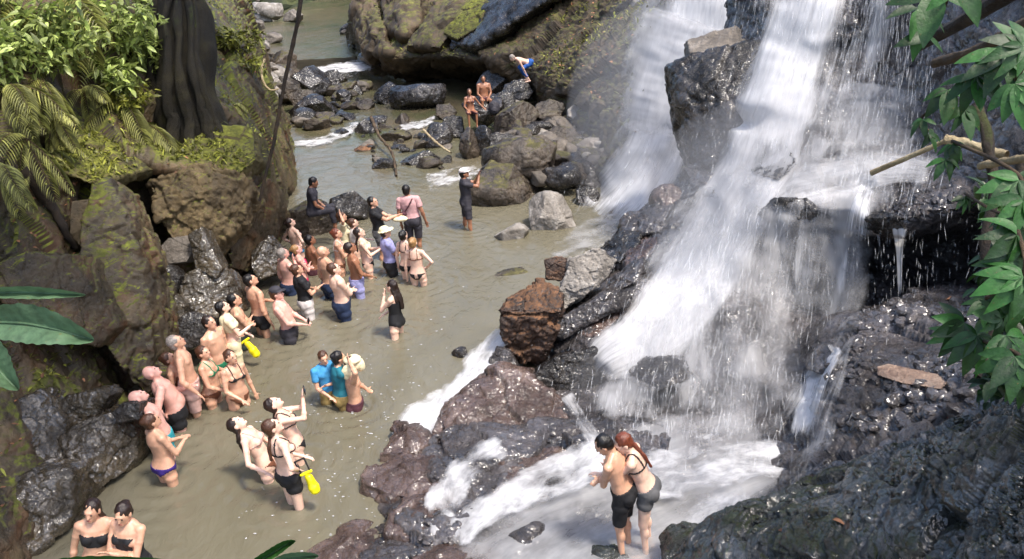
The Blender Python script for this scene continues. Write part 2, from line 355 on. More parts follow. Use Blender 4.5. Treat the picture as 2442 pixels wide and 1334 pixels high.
# ---------------------------------------------------------------- far right bank, slope behind the left fall
W1 = [
 [Z(820, 90, .6), Z(900, 185, .1), Z(1100, 190, -.2), Z(1240, 240, -.2), Z(1360, 370, -.2), Z(1440, 520, -.3), Z(1560, 580, -.3), Z(1800, 560, -.3)],
 [D(835, 40, 47), D(905, 130, 40), D(1080, 140, 36), D(1240, 165, 32.5), D(1400, 240, 27), D(1500, 350, 22.5), D(1640, 420, 20.6), D(1850, 420, 19.5)],
 [D(840, -10, 50), D(930, 60, 42), D(1100, 80, 38), D(1270, 90, 34), D(1420, 110, 28.5), D(1540, 200, 24.), D(1680, 240, 21.8), D(1880, 240, 20)],
 [D(850, -90, 52), D(950, -40, 44), D(1130, -30, 40), D(1300, -20, 36), D(1450, -10, 31), D(1580, 20, 26.), D(1720, 30, 22.8), D(1900, 30, 21)],
 [D(860, -220, 56), D(980, -200, 48), D(1150, -180, 44), D(1320, -160, 39), D(1480, -160, 34), D(1620, -170, 29), D(1750, -180, 25), D(1950, -180, 22)],
 [D(860, -420, 60), D(980, -400, 52), D(1150, -400, 47), D(1320, -400, 42), D(1480, -400, 36), D(1620, -400, 31), D(1750, -400, 27), D(1950, -400, 24)]]
sl, SL = sheet('earth_slope', W1, 260, 420, M['slope'], big=.30, mid=.10, small=.09, sc=2.6, seed=9)
tag(sl, 'brown stony slope rising behind the boulders beside the left fall', 'slope', None, 'structure')
# ---------------------------------------------------------------- rock face under the falls
WR = [
 [D(1730, -420, 20), D(1800, -420, 18.5), D(1860, -420, 17.5), D(1960, -420, 17), D(2090, -420, 16.4), D(2210, -400, 15.4), D(2340, -400, 13.5), D(2650, -400, 12)],
 [D(1730, -200, 19), D(1790, -200, 17.6), D(1860, -200, 16.6), D(1960, -200, 16), D(2080, -200, 15.4), D(2200, -200, 14.4), D(2330, -200, 12.7), D(2600, -200, 11)],
 [D(1725, 0, 18.6), D(1770, 0, 17), D(1850, 0, 16), D(1950, 0, 15.3), D(2080, 0, 14.7), D(2200, 0, 13.6), D(2330, 0, 12.2), D(2600, 0, 10.5)],
 [D(1700, 190, 18.6), D(1730, 170, 16.8), D(1810, 170, 15.8), D(1930, 180, 15), D(2060, 180, 14.4), D(2190, 180, 13.2), D(2330, 180, 11.8), D(2600, 180, 10)],
 [D(1670, 350, 18.6), D(1690, 335, 16.4), D(1780, 330, 15.2), D(1900, 330, 14.4), D(2050, 330, 13.7), D(2190, 330, 12.7), D(2330, 330, 11.5), D(2600, 330, 9.5)],
 [D(1615, 440, 18), D(1640, 425, 16.2), D(1740, 430, 14.8), D(1880, 410, 13.7), D(2040, 400, 12.9), D(2180, 410, 12.1), D(2330, 420, 11.2), D(2600, 430, 9)],
 [D(1530, 525, 17.5), D(1560, 510, 15.8), D(1700, 520, 14.2), D(1850, 480, 12.8), D(2000, 500, 12.1), D(2150, 545, 11.5), D(2330, 500, 10.9), D(2600, 520, 8.5)],
 [D(1440, 600, 16.5), D(1475, 590, 15.2), D(1640, 610, 13.7), D(1800, 590, 12.9), D(1960, 560, 13.2), D(2130, 585, 13.3), D(2320, 550, 12.9), D(2600, 600, 8.5)],
 [D(1350, 680, 15.5), D(1390, 680, 14.2), D(1560, 710, 13.2), D(1760, 720, 12.5), D(1930, 710, 12.8), D(2130, 715, 12.8), D(2320, 690, 12.4), D(2600, 720, 8)],
 [D(1270, 760, 14.7), D(1330, 780, 13.4), D(1510, 810, 12.6), D(1730, 830, 12), D(1920, 800, 11.8), D(2100, 745, 10.8), D(2320, 720, 10.2), D(2600, 780, 7.6)],
 [Z(1130, 900, -.2), D(1260, 910, 12.4), D(1440, 930, 11.9), D(1700, 950, 11.4), D(1900, 930, 10.8), D(2000, 900, 9.8), D(2200, 880, 9.0), D(2600, 900, 7)],
 [Z(990, 1000, -.25), Z(1130, 1030, .25), Z(1380, 1040, .3), Z(1680, 1050, .3), Z(1850, 1040, .45), D(2010, 1060, 8.7), D(2200, 1040, 7.9), D(2600, 1020, 6.4)],
 [Z(850, 1110, -.25), Z(1050, 1150, .12), Z(1350, 1160, .16), Z(1650, 1170, .16), Z(1840, 1150, .4), D(2010, 1150, 7.9), D(2200, 1130, 7.2), D(2600, 1110, 6.0)],
 [Z(780, 1250, -.25), Z(960, 1270, .12), Z(1300, 1290, .10), Z(1600, 1290, .10), Z(1830, 1280, .3), D(2000, 1270, 7.4), D(2200, 1250, 6.8), D(2600, 1230, 5.6)],
 [Z(700, 1400, -.25), Z(900, 1420, .15), Z(1280, 1440, .15), Z(1600, 1440, .15), Z(1830, 1430, .3), D(2000, 1420, 6.8), D(2200, 1400, 6.2), D(2600, 1380, 5.2)],
 [Z(640, 1620, -.25), Z(850, 1620, .15), Z(1280, 1620, .15), Z(1600, 1620, .15), Z(1830, 1620, .3), D(2000, 1620, 6.1), D(2200, 1600, 5.6), D(2600, 1580, 4.7)]]
wf, WF = sheet('waterfall_rock_face', widen(WR, (3, -.6, 1.), (8, -1, 3.)), 620, 600, M['wet'], big=.16, mid=.055, small=.03, sc=1.4, seed=21, squash=(1, 1, 1.3))
tag(wf, 'dark wet rock face under the main waterfall', 'rock face', None, 'structure')
# near dark rock, lower right
FG = [
 [D(1540, 1480, 7.2), D(1700, 1330, 7.4), D(1850, 1260, 7.4), D(2020, 1190, 7.2), D(2180, 1130, 6.8), D(2330, 1050, 6.3), D(2500, 960, 5.6), D(2750, 880, 5)],
 [D(1560, 1400, 6.9), D(1700, 1240, 7.), D(1840, 1180, 6.9), D(2000, 1110, 6.7), D(2150, 1050, 6.3), D(2310, 980, 5.8), D(2480, 900, 5.2), D(2750, 800, 4.6)],
 [D(1580, 1420, 6.5), D(1710, 1290, 6.5), D(1850, 1230, 6.4), D(2000, 1170, 6.2), D(2150, 1110, 5.8), D(2320, 1050, 5.3), D(2480, 980, 4.8), D(2760, 900, 4.2)],
 [D(1560, 1520, 6.2), D(1720, 1380, 6.1), D(1860, 1330, 5.9), D(2010, 1280, 5.6), D(2170, 1230, 5.3), D(2330, 1180, 4.9), D(2500, 1120, 4.4), D(2780, 1050, 3.9)],
 [D(1560, 1640, 5.9), D(1730, 1520, 5.7), D(1870, 1480, 5.4), D(2030, 1440, 5.1), D(2190, 1400, 4.8), D(2350, 1360, 4.4), D(2520, 1320, 4.), D(2800, 1250, 3.5)],
 [D(1560, 1900, 5.5), D(1730, 1800, 5.3), D(1870, 1780, 5.), D(2030, 1740, 4.7), D(2190, 1700, 4.4), D(2350, 1660, 4.), D(2520, 1620, 3.7), D(2800, 1550, 3.2)]]
fg, FGV = sheet('near_rock_bank', widen(FG, (1.6, -.3, .3), (5, -1, 1.2)), 330, 560, M['fg'], big=.10, mid=.03, small=.014, sc=1.1, seed=31, squash=(1, 1.3, 2.2))
tag(fg, 'dark mossy wet rock bank in the lower right corner', 'rock bank', None, 'structure')

# gorge sides and forest hills round the place (close the view and the reflections)
def hills(name, pts, hgt, mat, label, seed):
    rows = []
    for t, zf in ((0, -1.), (.25, .25), (.6, .65), (1., 1.)):
        rows.append([np.array([x+nx*t*hgt*.8, y+ny*t*hgt*.8, zf*hgt if zf > 0 else -1.]) for x, y, nx, ny in pts])
    o, G = sheet(name, rows, 60, 220, mat, big=1.2, mid=.8, small=.3, sc=5., seed=seed); tag(o, label, 'hill', None, 'structure'); return G
M['hill'] = rockmat('forest_hill', S((20, 28, 12)), S((44, 54, 24)), S((84, 88, 44)), (.7, .9), scale=.5)
HG = hills('hills', [(-14, -8, -1, 0), (-15, 10, -1, 0), (-22, 26, -1, 0), (-34, 48, -1, .3), (-44, 80, -1, .5), (-30, 112, -.4, 1), (-8, 112, .4, 1), (0, 84, .9, .5), (10, 52, 1, .2), (15, 26, 1, 0), (15, 8, 1, 0), (13, -8, 1, 0)], 15., M['hill'], 'steep wooded sides of the gorge', 91)
# ---------------------------------------------------------------- boulders
HR = hullrock
prow = HR([(1606, 150), (1650, 132), (1755, 105), (1830, 90), (1850, 200), (1770, 330), (1690, 400), (1655, 380), (1640, 270), (1618, 200)], [16.6, 16.3, 16, 15.8, 15.4, 15.2, 15.6, 15.9, 16.1, 16.3], 1.8, 'darkb', 'black overhanging rock prow splitting the left fall from the main fall', seed=3, cat='rock outcrop', name='rock_prow')
HR([(1640, 95), (1755, 60), (1800, 95), (1740, 135), (1650, 140)], [16.9, 16.8, 16.4, 16.1, 16.3], .9, 'grey', 'flat grey ledge stone on top of the black rock prow', seed=8, amp=.6)
HR([(1187, 740), (1210, 712), (1290, 672), (1335, 690), (1345, 740), (1325, 800), (1290, 870), (1235, 865), (1205, 810)], [12.2, 12.6, 13.0, 12.9, 12.3, 12.5, 12.8, 12.8, 12.5], 1.0, 'orange', 'rusty wedge shaped boulder with flat orange top beside the pool', seed=5, amp=1.9)
HR([(1300, 620), (1330, 610), (1362, 618), (1365, 655), (1340, 670), (1302, 665)], 13.6, .5, 'orange', 'small rusty stone perched above the wedge shaped boulder', seed=6)
HR([(1360, 620), (1430, 590), (1470, 620), (1450, 660), (1400, 700), (1345, 740), (1335, 690)], 13.2, .7, 'pale', 'pale glistening rock lump behind the wedge shaped boulder', seed=7, amp=1.4)
HR([(1340, 760), (1440, 700), (1520, 690), (1500, 730), (1420, 770), (1340, 810), (1320, 800)], 12.7, .6, 'wet', 'long flat wet ledge right of the wedge shaped boulder', seed=9)
HR([(1165, 860), (1185, 830), (1215, 835), (1240, 880), (1235, 920), (1190, 915)], 12.4, .5, 'wet', 'small grey wet rock wedged under the wedge shaped boulder', seed=10)
HR([(1035, 1020), (1060, 970), (1120, 915), (1190, 880), (1260, 890), (1350, 960), (1370, 1050), (1300, 1100), (1200, 1080), (1100, 1078), (1040, 1055)], [11.5, 11.6, 11.7, 11.8, 11.8, 11.5, 11.0, 10.75, 10.75, 10.8, 11.0], 1.4, 'wetbrown', 'big reddish brown wet boulder at the edge of the pool', seed=12, amp=1., bulge=.14, vox=.02)
HR([(1200, 1075), (1330, 1060), (1370, 1090), (1290, 1150), (1180, 1210), (1105, 1250), (1075, 1235), (1080, 1190), (1130, 1130)], [10.6, 10.6, 10.4, 10.0, 9.65, 9.5, 9.6, 9.85, 10.2], .9, 'wetbrown', 'dark brown wet boulder sloping down between two foaming channels', seed=13, amp=1., bulge=.12, vox=.018)
HR([(1230, 930), (1330, 850), (1420, 830), (1450, 900), (1400, 960), (1340, 990), (1260, 980)], 12.1, .8, 'darkb', 'dark wet rock shoulder right of the big reddish brown boulder', seed=14, bulge=.05)
HR([(1960, 530), (2010, 520), (2030, 640), (2010, 760), (1950, 800), (1880, 760), (1860, 660), (1900, 570)], 12.6, 1., 'darkb', 'dark rounded rock bulge behind the thin veils under the shelf', seed=15, bulge=.1)
HR([(2050, 870), (2085, 800), (2050, 745), (1985, 760), (1940, 830), (1945, 890), (2000, 905)], [10.2, 10.4, 10.8, 11, 10.8, 10.4, 10.2], .8, 'wet', 'smooth grey rock slab below the cave mouth', seed=16, bulge=.05, amp=.5)
HR([(2030, 560), (2150, 560), (2310, 505), (2330, 455), (2270, 430), (2130, 470), (2040, 510)], [12.0, 11.6, 10.9, 11, 11.3, 12, 12.3], 1.1, 'wet', 'wet rock shelf overhanging the dark cave', seed=17, amp=.7, bulge=.03, name='rock_shelf', cat='rock shelf')
# dry boulders across the pool
Bd = [
 (1187, 446, 175, 112, 'boulder', 'large grey brown boulder right behind the man filming in the pool', 21, 0, 0),
 (1312, 522, 118, 100, 'pale', 'pale slab tilted up at the foot of the left fall', 22, 0, 20),
 (1222, 562, 88, 50, 'pale', 'low pale rock left of the tilted pale slab', 23, 0, 0),
 (1250, 380, 165, 120, 'boulder', 'big round brown boulder behind the grey brown one', 24, 20, 0),
 (1390, 370, 120, 75, 'boulder', 'flat topped brown boulder beside the left fall', 25, 0, 0),
 (1225, 290, 100, 80, 'boulder', 'smooth brown boulder right of the seated couple', 28, 0, 0),
 (1150, 262, 100, 80, 'darkb', 'dark block the couple sits on', 29, 0, 0),
 (1115, 350, 46, 72, 'boulder', 'upright brown stone below the seated couple', 30, 0, 0),
 (1152, 348, 44, 78, 'darkb', 'narrow upright streaked stone below the seated couple', 31, 0, 0),
 (1000, 232, 120, 80, 'darkb', 'largest black round boulder standing in the stream', 32, 0, 0),
 (920, 232, 62, 56, 'darkb', 'black round boulder left of the largest one in the stream', 33, 0, 0),
 (998, 385, 92, 36, 'darkb', 'low dark rock at the head of the pool', 34, 0, 0),
 (1040, 330, 70, 70, 'darkb', 'dark brown rock left of the stones below the seated couple', 35, 0, 0),
 (945, 330, 60, 34, 'boulder', 'low brown rock with a flat top in the rapids', 36, 0, 0),
 (867, 357, 50, 24, 'orange', 'flat rusty stone in the shallow rapids', 37, 0, 0),
 (818, 320, 42, 28, 'darkb', 'small dark stone where the stream bends', 38, 0, 0),
 (880, 305, 56, 46, 'darkb', 'dark wet stone in the middle of the rapids', 39, 0, 0),
 (1180, 205, 70, 60, 'darkb', 'dark rock behind the seated couple', 42, 0, 0),
 (1390, 430, 100, 70, 'darkb', 'dark wet rock splashed by the left fall', 45, 0, 0),
 (735, 195, 90, 70, 'darkb', 'dark wet boulder beside the hanging vine', 48, 0, 0),
 (668, 155, 90, 56, 'boulder', 'grey brown boulder at the root loop on the left bank', 49, 0, 0),
 (750, 262, 100, 54, 'darkb', 'wide black rock left of the stream bend', 50, 0, 0),
 (820, 215, 80, 44, 'boulder', 'grey boulder between the two stream channels', 51, 0, 0),
 (680, 215, 70, 54, 'boulder', 'brown boulder under the root loop', 52, 0, 0),
 (838, 500, 84, 100, 'darkb', 'upright dark rock behind the crowd in the pool', 53, 0, 0),
 (735, 535, 110, 110, 'boulder', 'wet grey boulder the man with a phone sits on', 54, 0, 0),
 (870, 1195, 0, 0, 'wet', '', 0, 0, 0),
 (1225, 655, 90, 26, 'boulder', 'nearly submerged flat rock left of the small rusty stone', 66, 0, 0),
 (1100, 850, 40, 36, 'darkb', 'small dark rock at the lip of the side cascade', 67, 0, 0),
 (640, 25, 60, 50, 'pale', 'pale grey stone at the far left of the upper stream', 68, 0, 0),
 (700, 40, 50, 34, 'grey', 'grey stone in the upper stream', 69, 0, 0)]
Zb = {49: .3, 48: .2, 52: .3, 56: .8, 57: .7, 59: .5, 68: 1., 69: .8, 27: .9, 47: .4, 26: .5, 41: .4, 44: .3, 40: .5, 43: .5, 42: .4, 30: .0, 29: .45, 24: .3, 28: .3, 63: .9, 62: .0, 60: .1, 61: .3, 58: .2}
for (x, y, w_, h_, m_, lb, sd, rt_, tl_) in Bd:
    if not w_: continue
    boulder(x, y, w_, h_, m_, lb, z=Zb.get(sd, -.1), seed=sd, rot=rt_, tilt=tl_, sub=6 if w_ > 90 else 5)
# left bank rocks
def zd(x, y, z=0.): return depth(Z(x, y, z))
HR([(255, 425), (300, 500), (325, 590), (360, 720), (402, 850), (392, 950), (345, 960), (285, 880), (215, 760), (175, 640), (190, 540), (215, 460)], [12.6, 12.5, 12.4, 12.4, zd(400, 900)+.2, zd(392, 980), zd(345, 990), 12., 11.9, 12, 12.2, 12.5], 1.2, 'cliff', 'tall smooth rock buttress running down into the pool', seed=71, amp=1., bulge=.07, name='rock_buttress', cat='rock buttress', vox=.03)
HR([(352, 440), (395, 405), (480, 392), (565, 405), (585, 470), (562, 545), (500, 600), (425, 590), (372, 530)], [14.6, 14.7, 14.8, 15, 15.2, 15.2, 15, 14.8, 14.6], 1.6, 'lit', 'sunlit brown layered rock block on the left cliff', seed=72, amp=1.5, name='rock_block', cat='rock', vox=.025)
HR([(400, 395), (440, 340), (520, 300), (600, 310), (612, 380), (570, 415), (480, 410)], [15, 15.4, 15.9, 16, 15.6, 15.2, 15], 1.5, 'mossr', 'bright mossy rock cap above the sunlit brown block', seed=73, amp=.7, name='mossy_rock', cat='rock')
HR([(180, 300), (300, 340), (390, 400), (330, 430), (290, 420), (215, 440), (120, 400), (100, 340)], [14, 14.4, 14.8, 14.5, 13.6, 12.9, 12.6, 13.2], 1.2, 'mossr', 'mossy ledge at the head of the smooth buttress', seed=74, amp=.8, name='rock_ledge', cat='rock')
HR([(575, 480), (640, 420), (668, 500), (640, 590), (600, 650), (545, 640), (540, 560)], [15.8, 16.6, 17.4, 17.4, 16.6, 15.8, 15.5], 1.2, 'cliff', 'dark brown rock wall right of the sunlit block', seed=75, amp=.6, name='rock_block', cat='rock')
HR([(372, 600), (400, 568), (450, 562), (468, 590), (445, 625), (400, 630)], 14.2, .6, 'grey', 'smooth greenish boulder in the cleft of the left cliff', seed=76, amp=.4)
HR([(450, 560), (480, 540), (502, 590), (530, 640), (515, 665), (465, 640)], 14.0, .5, 'gloss', 'pointed shiny rock right of the smooth greenish boulder', seed=77, amp=.6)
HR([(425, 670), (470, 640), (540, 640), (575, 690), (580, 740), (520, 760), (460, 750), (430, 720)], [14., 14, 14.2, 14.4, 14.3, 14, 13.9, 13.9], .8, 'gloss', 'large glossy grey rock above the bathers by the left cliff', seed=78, amp=.8)
HR([(345, 640), (400, 632), (430, 660), (415, 695), (360, 690)], 13.8, .5, 'darkb', 'black wet rock in the dark cleft', seed=79)
HR([(372, 715), (410, 700), (440, 730), (435, 775), (385, 780)], 13.5, .5, 'gloss', 'wet black rock at the waterline below the dark cleft', seed=80)
HR([(400, 775), (450, 745), (500, 760), (490, 820), (430, 835), (405, 810)], 13.4, .5, 'darkb', 'shiny dark rock behind the man in dark green briefs', seed=81)
HR([(600, 600), (640, 560), (672, 590), (668, 650), (620, 670), (598, 640)], [16.5, 16.6, 16.8, 16.6, 16.4, 16.3], .6, 'gloss', 'glistening grey rock at the foot of the left cliff behind the crowd', seed=82)
b0 = zd(260, 1165)
HR([(135, 1050), (165, 1010), (240, 985), (318, 968), (338, 1030), (335, 1090), (300, 1130), (230, 1180), (175, 1185), (168, 1120)], [b0-.1, b0, b0+.2, b0+.5, b0+.5, b0+.3, b0+.1, b0-.2, b0-.4, b0-.4], 1.3, 'gloss', 'huge glossy brown boulder at the left edge of the pool', seed=83, amp=.7, bulge=.12, vox=.02)
HR([(125, 975), (160, 945), (235, 930), (258, 945), (225, 1000), (165, 1020), (135, 1015)], b0+.3, .7, 'gloss', 'wet shining rock above the huge glossy boulder', seed=84)
HR([(262, 985), (290, 962), (335, 962), (330, 1000), (280, 1010)], b0+.1, .5, 'darkb', 'black wet rock next to the bald man in turquoise shorts', seed=85)
c0_ = zd(120, 1290)
HR([(-60, 1200), (0, 1160), (70, 1120), (160, 1125), (172, 1210), (150, 1270), (80, 1320), (-60, 1380)], [c0_, c0_, c0_+.1, c0_+.2, c0_+.1, c0_, c0_-.2, c0_-.5], 1.1, 'gloss', 'wet shining rock in the lower left corner', seed=86, amp=1., bulge=.1, vox=.02)
HR([(-60, 1080), (30, 960), (95, 930), (150, 1000), (165, 1090), (110, 1130), (30, 1150), (-60, 1190)], [c0_+.4, c0_+.7, c0_+1., c0_+1, c0_+.8, c0_+.5, c0_+.4, c0_+.2], 1., 'gloss', 'tall brown slab left of the huge glossy boulder', seed=87, amp=.6, bulge=.05)
HR([(-40, 640), (60, 600), (160, 600), (215, 660), (280, 780), (230, 830), (120, 800), (20, 760)], [10.6, 10.8, 11.2, 11.6, 11.8, 11.6, 11, 10.6], 1., 'cliff', 'long grey brown slab left of the smooth buttress', seed=88, amp=.6, bulge=.05, name='rock_slab', cat='rock slab')
HR([(170, 480), (250, 470), (295, 540), (280, 590), (200, 600), (165, 560)], [12.6, 12.8, 13, 13, 12.7, 12.5], .5, 'butt', 'smooth rounded rock in the hollow beside the long dark root', seed=89, amp=.4)
# low wet slabs of the apron between the pool and the couple
for k, (pl, lb) in enumerate([
    ([(870, 1110), (960, 1080), (1060, 1090), (1080, 1140), (1010, 1190), (930, 1180), (860, 1150)], 'flat brown wet slab reaching into the pool'),
    ([(900, 1080), (940, 1010), (1010, 1000), (1030, 1040), (1000, 1080)], 'low wet slab beside the big reddish brown boulder'),
    ([(960, 1190), (1040, 1160), (1100, 1190), (1120, 1260), (1020, 1290), (925, 1270)], 'rough wet slab left of the foaming channel'),
    ([(700, 1334), (850, 1240), (920, 1260), (930, 1380), (720, 1400)], 'submerged brown slab at the bottom of the pool'),
    ([(930, 1330), (1060, 1290), (1180, 1310), (1220, 1400), (940, 1420)], 'flat wet slab at the lower edge below the foaming channel'),
    ([(1170, 1310), (1290, 1230), (1340, 1240), (1330, 1290), (1220, 1340)], 'grey stone showing through the white water left of the embracing pair'),
    ([(1310, 1190), (1380, 1150), (1400, 1190), (1340, 1250)], 'smooth grey stone in the foam beside the embracing pair')]):
    n_ = len(pl); dd_ = [depth(Z(x, y, .16 if k != 3 else .0)) for x, y in pl]
    Pf = np.array([D(x, y, q) for (x, y), q in zip(pl, dd_)]); c = Pf.mean(0)
    pts = list(Pf)+list(c+(Pf-c)*1.1-np.array([0, 0, .5]))+[c+np.array([0, 0, .14])]
    bm = bmesh.new(); vs = [bm.verts.new(p-c) for p in pts]; bmesh.ops.convex_hull(bm, input=vs)
    bmesh.ops.delete(bm, geom=[v for v in bm.verts if not v.link_faces], context='VERTS'); bm.verts.index_update()
    V = np.array([v.co[:] for v in bm.verts]); Fc = [[v.index for v in f.verts] for f in bm.faces]; bm.free()
    V, Q = remesh(V, Fc, .022, 3); N = vnormals(V, Q); Pn = V+k*5
    V = V+N*(.05*fbm(Pn*1.5, 3, k)+.05*facet(Pn*2, k)+.02*facet(Pn*6, k+3)+.012*fbm(Pn*14, 3, k))[:, None]
    tag(link('wet_slab', mesh_np('wet_slab', V, Q), M['wetbrown' if k < 5 else 'wet'], loc=c), lb, 'rock slab')
# near dark humps at the bottom
HR([(1590, 1334), (1610, 1300), (1660, 1275), (1720, 1290), (1740, 1400), (1600, 1420)], 7.9, .6, 'fg', 'black foreground rock hump left of the rock bank', seed=41)
HR([(1400, 1334), (1420, 1312), (1470, 1308), (1500, 1330), (1490, 1420), (1400, 1420)], 8.6, .5, 'fg', 'small black rock at the bottom edge below the embracing pair', seed=42)
# far mossy crag, top centre
bs0 = None
# ---------------------------------------------------------------- scattered small stones
rs = np.random.RandomState(5)
protos = {m: [mesh_np('stone', *boulder_geo((1, .85, .7), 300+k*7+j, 4, 8, 1.2)) for k in range(5)] for j, m in enumerate(('darkb', 'boulder', 'grey', 'pale'))}
for m, L in protos.items():
    for me in L: me.materials.append(M[m])
def scatter(poly, n, smin, smax, zf, lb, gr, mats=('darkb', 'darkb', 'boulder', 'boulder', 'grey')):
    poly = np.array(poly, float); x0, y0 = poly.min(0); x1, y1 = poly.max(0); k = 0
    while k < n:
        x, y = rs.uniform(x0, x1), rs.uniform(y0, y1); ins = False; j = len(poly)-1
        for i in range(len(poly)):
            if (poly[i, 1] > y) != (poly[j, 1] > y) and x < (poly[j, 0]-poly[i, 0])*(y-poly[i, 1])/(poly[j, 1]-poly[i, 1])+poly[i, 0]: ins = not ins
            j = i
        if not ins: continue
        k += 1; s = smin+(smax-smin)*rs.rand()**2
        mt_ = mats[rs.randint(len(mats))]; me = protos[mt_][rs.randint(5)]
        o = bpy.data.objects.new('stone', me); COL.objects.link(o); p = Z(x, y, zf); o.location = p+np.array([0, 0, s*.1])
        o.scale = (s*rs.uniform(.8, 1.3), s*rs.uniform(.8, 1.2), s*rs.uniform(.6, 1)); o.rotation_euler = (rs.uniform(-.4, .4), rs.uniform(-.4, .4), rs.uniform(0, 6.3))
        sz = 'tiny' if s < smin+(smax-smin)*.15 else 'small' if s < smin+(smax-smin)*.45 else 'larger'
        tag(o, '%s %s %s' % (sz, {'darkb': 'dark', 'boulder': 'brown', 'grey': 'grey', 'pale': 'pale'}[mt_], lb), 'stone', gr)
scatter([(640, 260), (760, 270), (850, 190), (880, 215), (830, 300), (720, 310)], 46, .25, 1.0, .05, 'wet stone heaped on the left bank of the stream', 'small stones on the left bank of the stream')
scatter([(600, -20), (660, 60), (640, 150), (700, 170), (620, 260)], 44, .4, 1.3, .9, 'stone on the far left bank of the upper stream', 'stones along the upper stream', ('grey', 'pale', 'boulder'))
scatter([(830, 0), (900, 60), (960, 160), (860, 140), (820, 80)], 40, .4, 1.3, .8, 'stone on the far right bank of the upper stream', 'stones on the right of the upper stream')
scatter([(840, 280), (1060, 290), (1100, 400), (960, 430), (840, 380)], 46, .15, .7, 0, 'stone in the shallow rapids', 'small stones in the rapids')
scatter([(1190, 230), (1440, 240), (1470, 340), (1400, 420), (1290, 440), (1180, 330)], 150, .25, 1.0, .35, 'broken rock filling the gaps between the boulders', 'small rocks between the boulders', ('darkb', 'boulder', 'grey', 'pale', 'grey'))
# ---------------------------------------------------------------- rays onto the built rock
def bvh_of(objs):
    VV, FF, o_ = [], [], 0
    for o in objs:
        V, L = get_np(o.data); V = V+np.array(o.location, np.float32); k = o.data.polygons[0].loop_total
        VV.append(V); FF += (L.reshape(-1, k)+o_).tolist(); o_ += len(V)
    return BVHTree.FromPolygons(np.concatenate(VV).tolist(), FF)
bw = bvh_of([wf]); bs = bvh_of([sl])
def hit(b, px, py, dflt=None):
    r = ray(px, py); h = b.ray_cast(Vector(CP), Vector(r))
    return dflt if h[0] is None else depth(np.array(h[0]))
def onto(b, poly, lift):
    r_ = []
    for x, y in poly:
        h = hit(b, x, y); r_.append((h if h else np.nan)-lift)
    r_ = np.array(r_); m = np.isnan(r_); r_[m] = np.interp(np.arange(len(r_))[m], np.arange(len(r_))[~m], r_[~m]); return list(r_)
for k_, (pl, lf_, t_, mt, lb, amp_) in enumerate([
    ([(905, -110), (908, 20), (925, 70), (960, 90), (1000, 60), (1020, -110)], 1.2, 3, 'slope', 'grey brown standing crag left of the dark overhang at the top', .9),
    ([(965, 110), (1040, 0), (1110, -110), (1180, -110), (1130, 10), (1050, 115)], 1.3, 3, 'slope', 'mossy slanting rib at the left of the dark crag', .9),
    ([(1080, 105), (1140, 0), (1200, -110), (1390, -140), (1370, -40), (1300, 15), (1220, 70), (1130, 115)], 1.3, 3, 'darkb', 'dark slanting layered crag over the far stream', .9),
    ([(1060, 80), (1090, 20), (1160, -20), (1190, -5), (1150, 60), (1090, 95)], 1.9, 1.2, 'mossr', 'mossy slanting slab leaning on the dark crag', .9),
    ([(840, 10), (900, -30), (915, 60), (930, 130), (880, 130), (850, 80)], 1.2, 2, 'slope', 'stony knoll on the right of the upper stream', 1.2)]):
    HR(pl, onto(bs, pl, lf_), t_, mt, lb, seed=51+k_, name='crag', cat='crag', amp=amp_)
for k_, (pl, lb) in enumerate([([(1785, 385), (1825, 348), (1885, 345), (1905, 385), (1860, 425), (1800, 415)], 'dark wet rock knob breaking the main waterfall above the shelf'),
    ([(1815, 510), (1860, 475), (1925, 470), (1965, 505), (1930, 540), (1850, 540)], 'dark wet rock hump in the white water at the edge of the shelf'),
    ([(2075, 520), (2110, 500), (2150, 520), (2170, 560), (2110, 575), (2070, 560)], 'small black rock hump left of the wet rock shelf'),
    ([(1500, 880), (1560, 850), (1640, 860), (1660, 900), (1580, 930), (1510, 920)], 'low dark rock showing through the thin veil of the main waterfall')]):
    HR(pl, onto(bw, pl, .42), .6, 'darkb', lb, seed=91+k_, amp=1.)
def rpoly(cx, cy, w, h, seed, n=7, ang=0.):
    r_ = np.random.RandomState(seed); a = np.sort(np.linspace(0, 2*np.pi, n, endpoint=False)+r_.uniform(-.3, .3, n)); q = r_.uniform(.75, 1.1, n); x, y = np.cos(a)*q*w/2, np.sin(a)*q*h/2; c, s_ = math.cos(ang), math.sin(ang)
    return [(cx+x[i]*c-y[i]*s_, cy+x[i]*s_+y[i]*c) for i in range(n)]
ORD = ['topmost', 'second', 'third', 'fourth', 'fifth', 'sixth', 'seventh', 'eighth', 'ninth', 'tenth', 'eleventh', 'lowest']
for i_, (x, y, w_, h_) in enumerate([(1668, 415, 60, 70), (1640, 455, 80, 60), (1590, 470, 70, 60), (1560, 520, 90, 60), (1515, 545, 80, 66), (1480, 590, 100, 60), (1530, 600, 90, 50), (1430, 640, 90, 60), (1500, 655, 110, 50), (1395, 720, 110, 60), (1440, 760, 130, 60), (1370, 830, 110, 90)]):
    pl = rpoly(x, y, w_*1.2, h_*1.1, 200+i_, ang=-.7); dz = onto(bw, pl, .18); dz = [min(q, np.median(dz)+.4) for q in dz]
    HR(pl, dz, .7, ['wet', 'darkb', 'wetbrown', 'wet'][i_ % 4], '%s wet angular rock down the ridge between the two falls' % ORD[i_], seed=200+i_, amp=1.2, vox=.02)
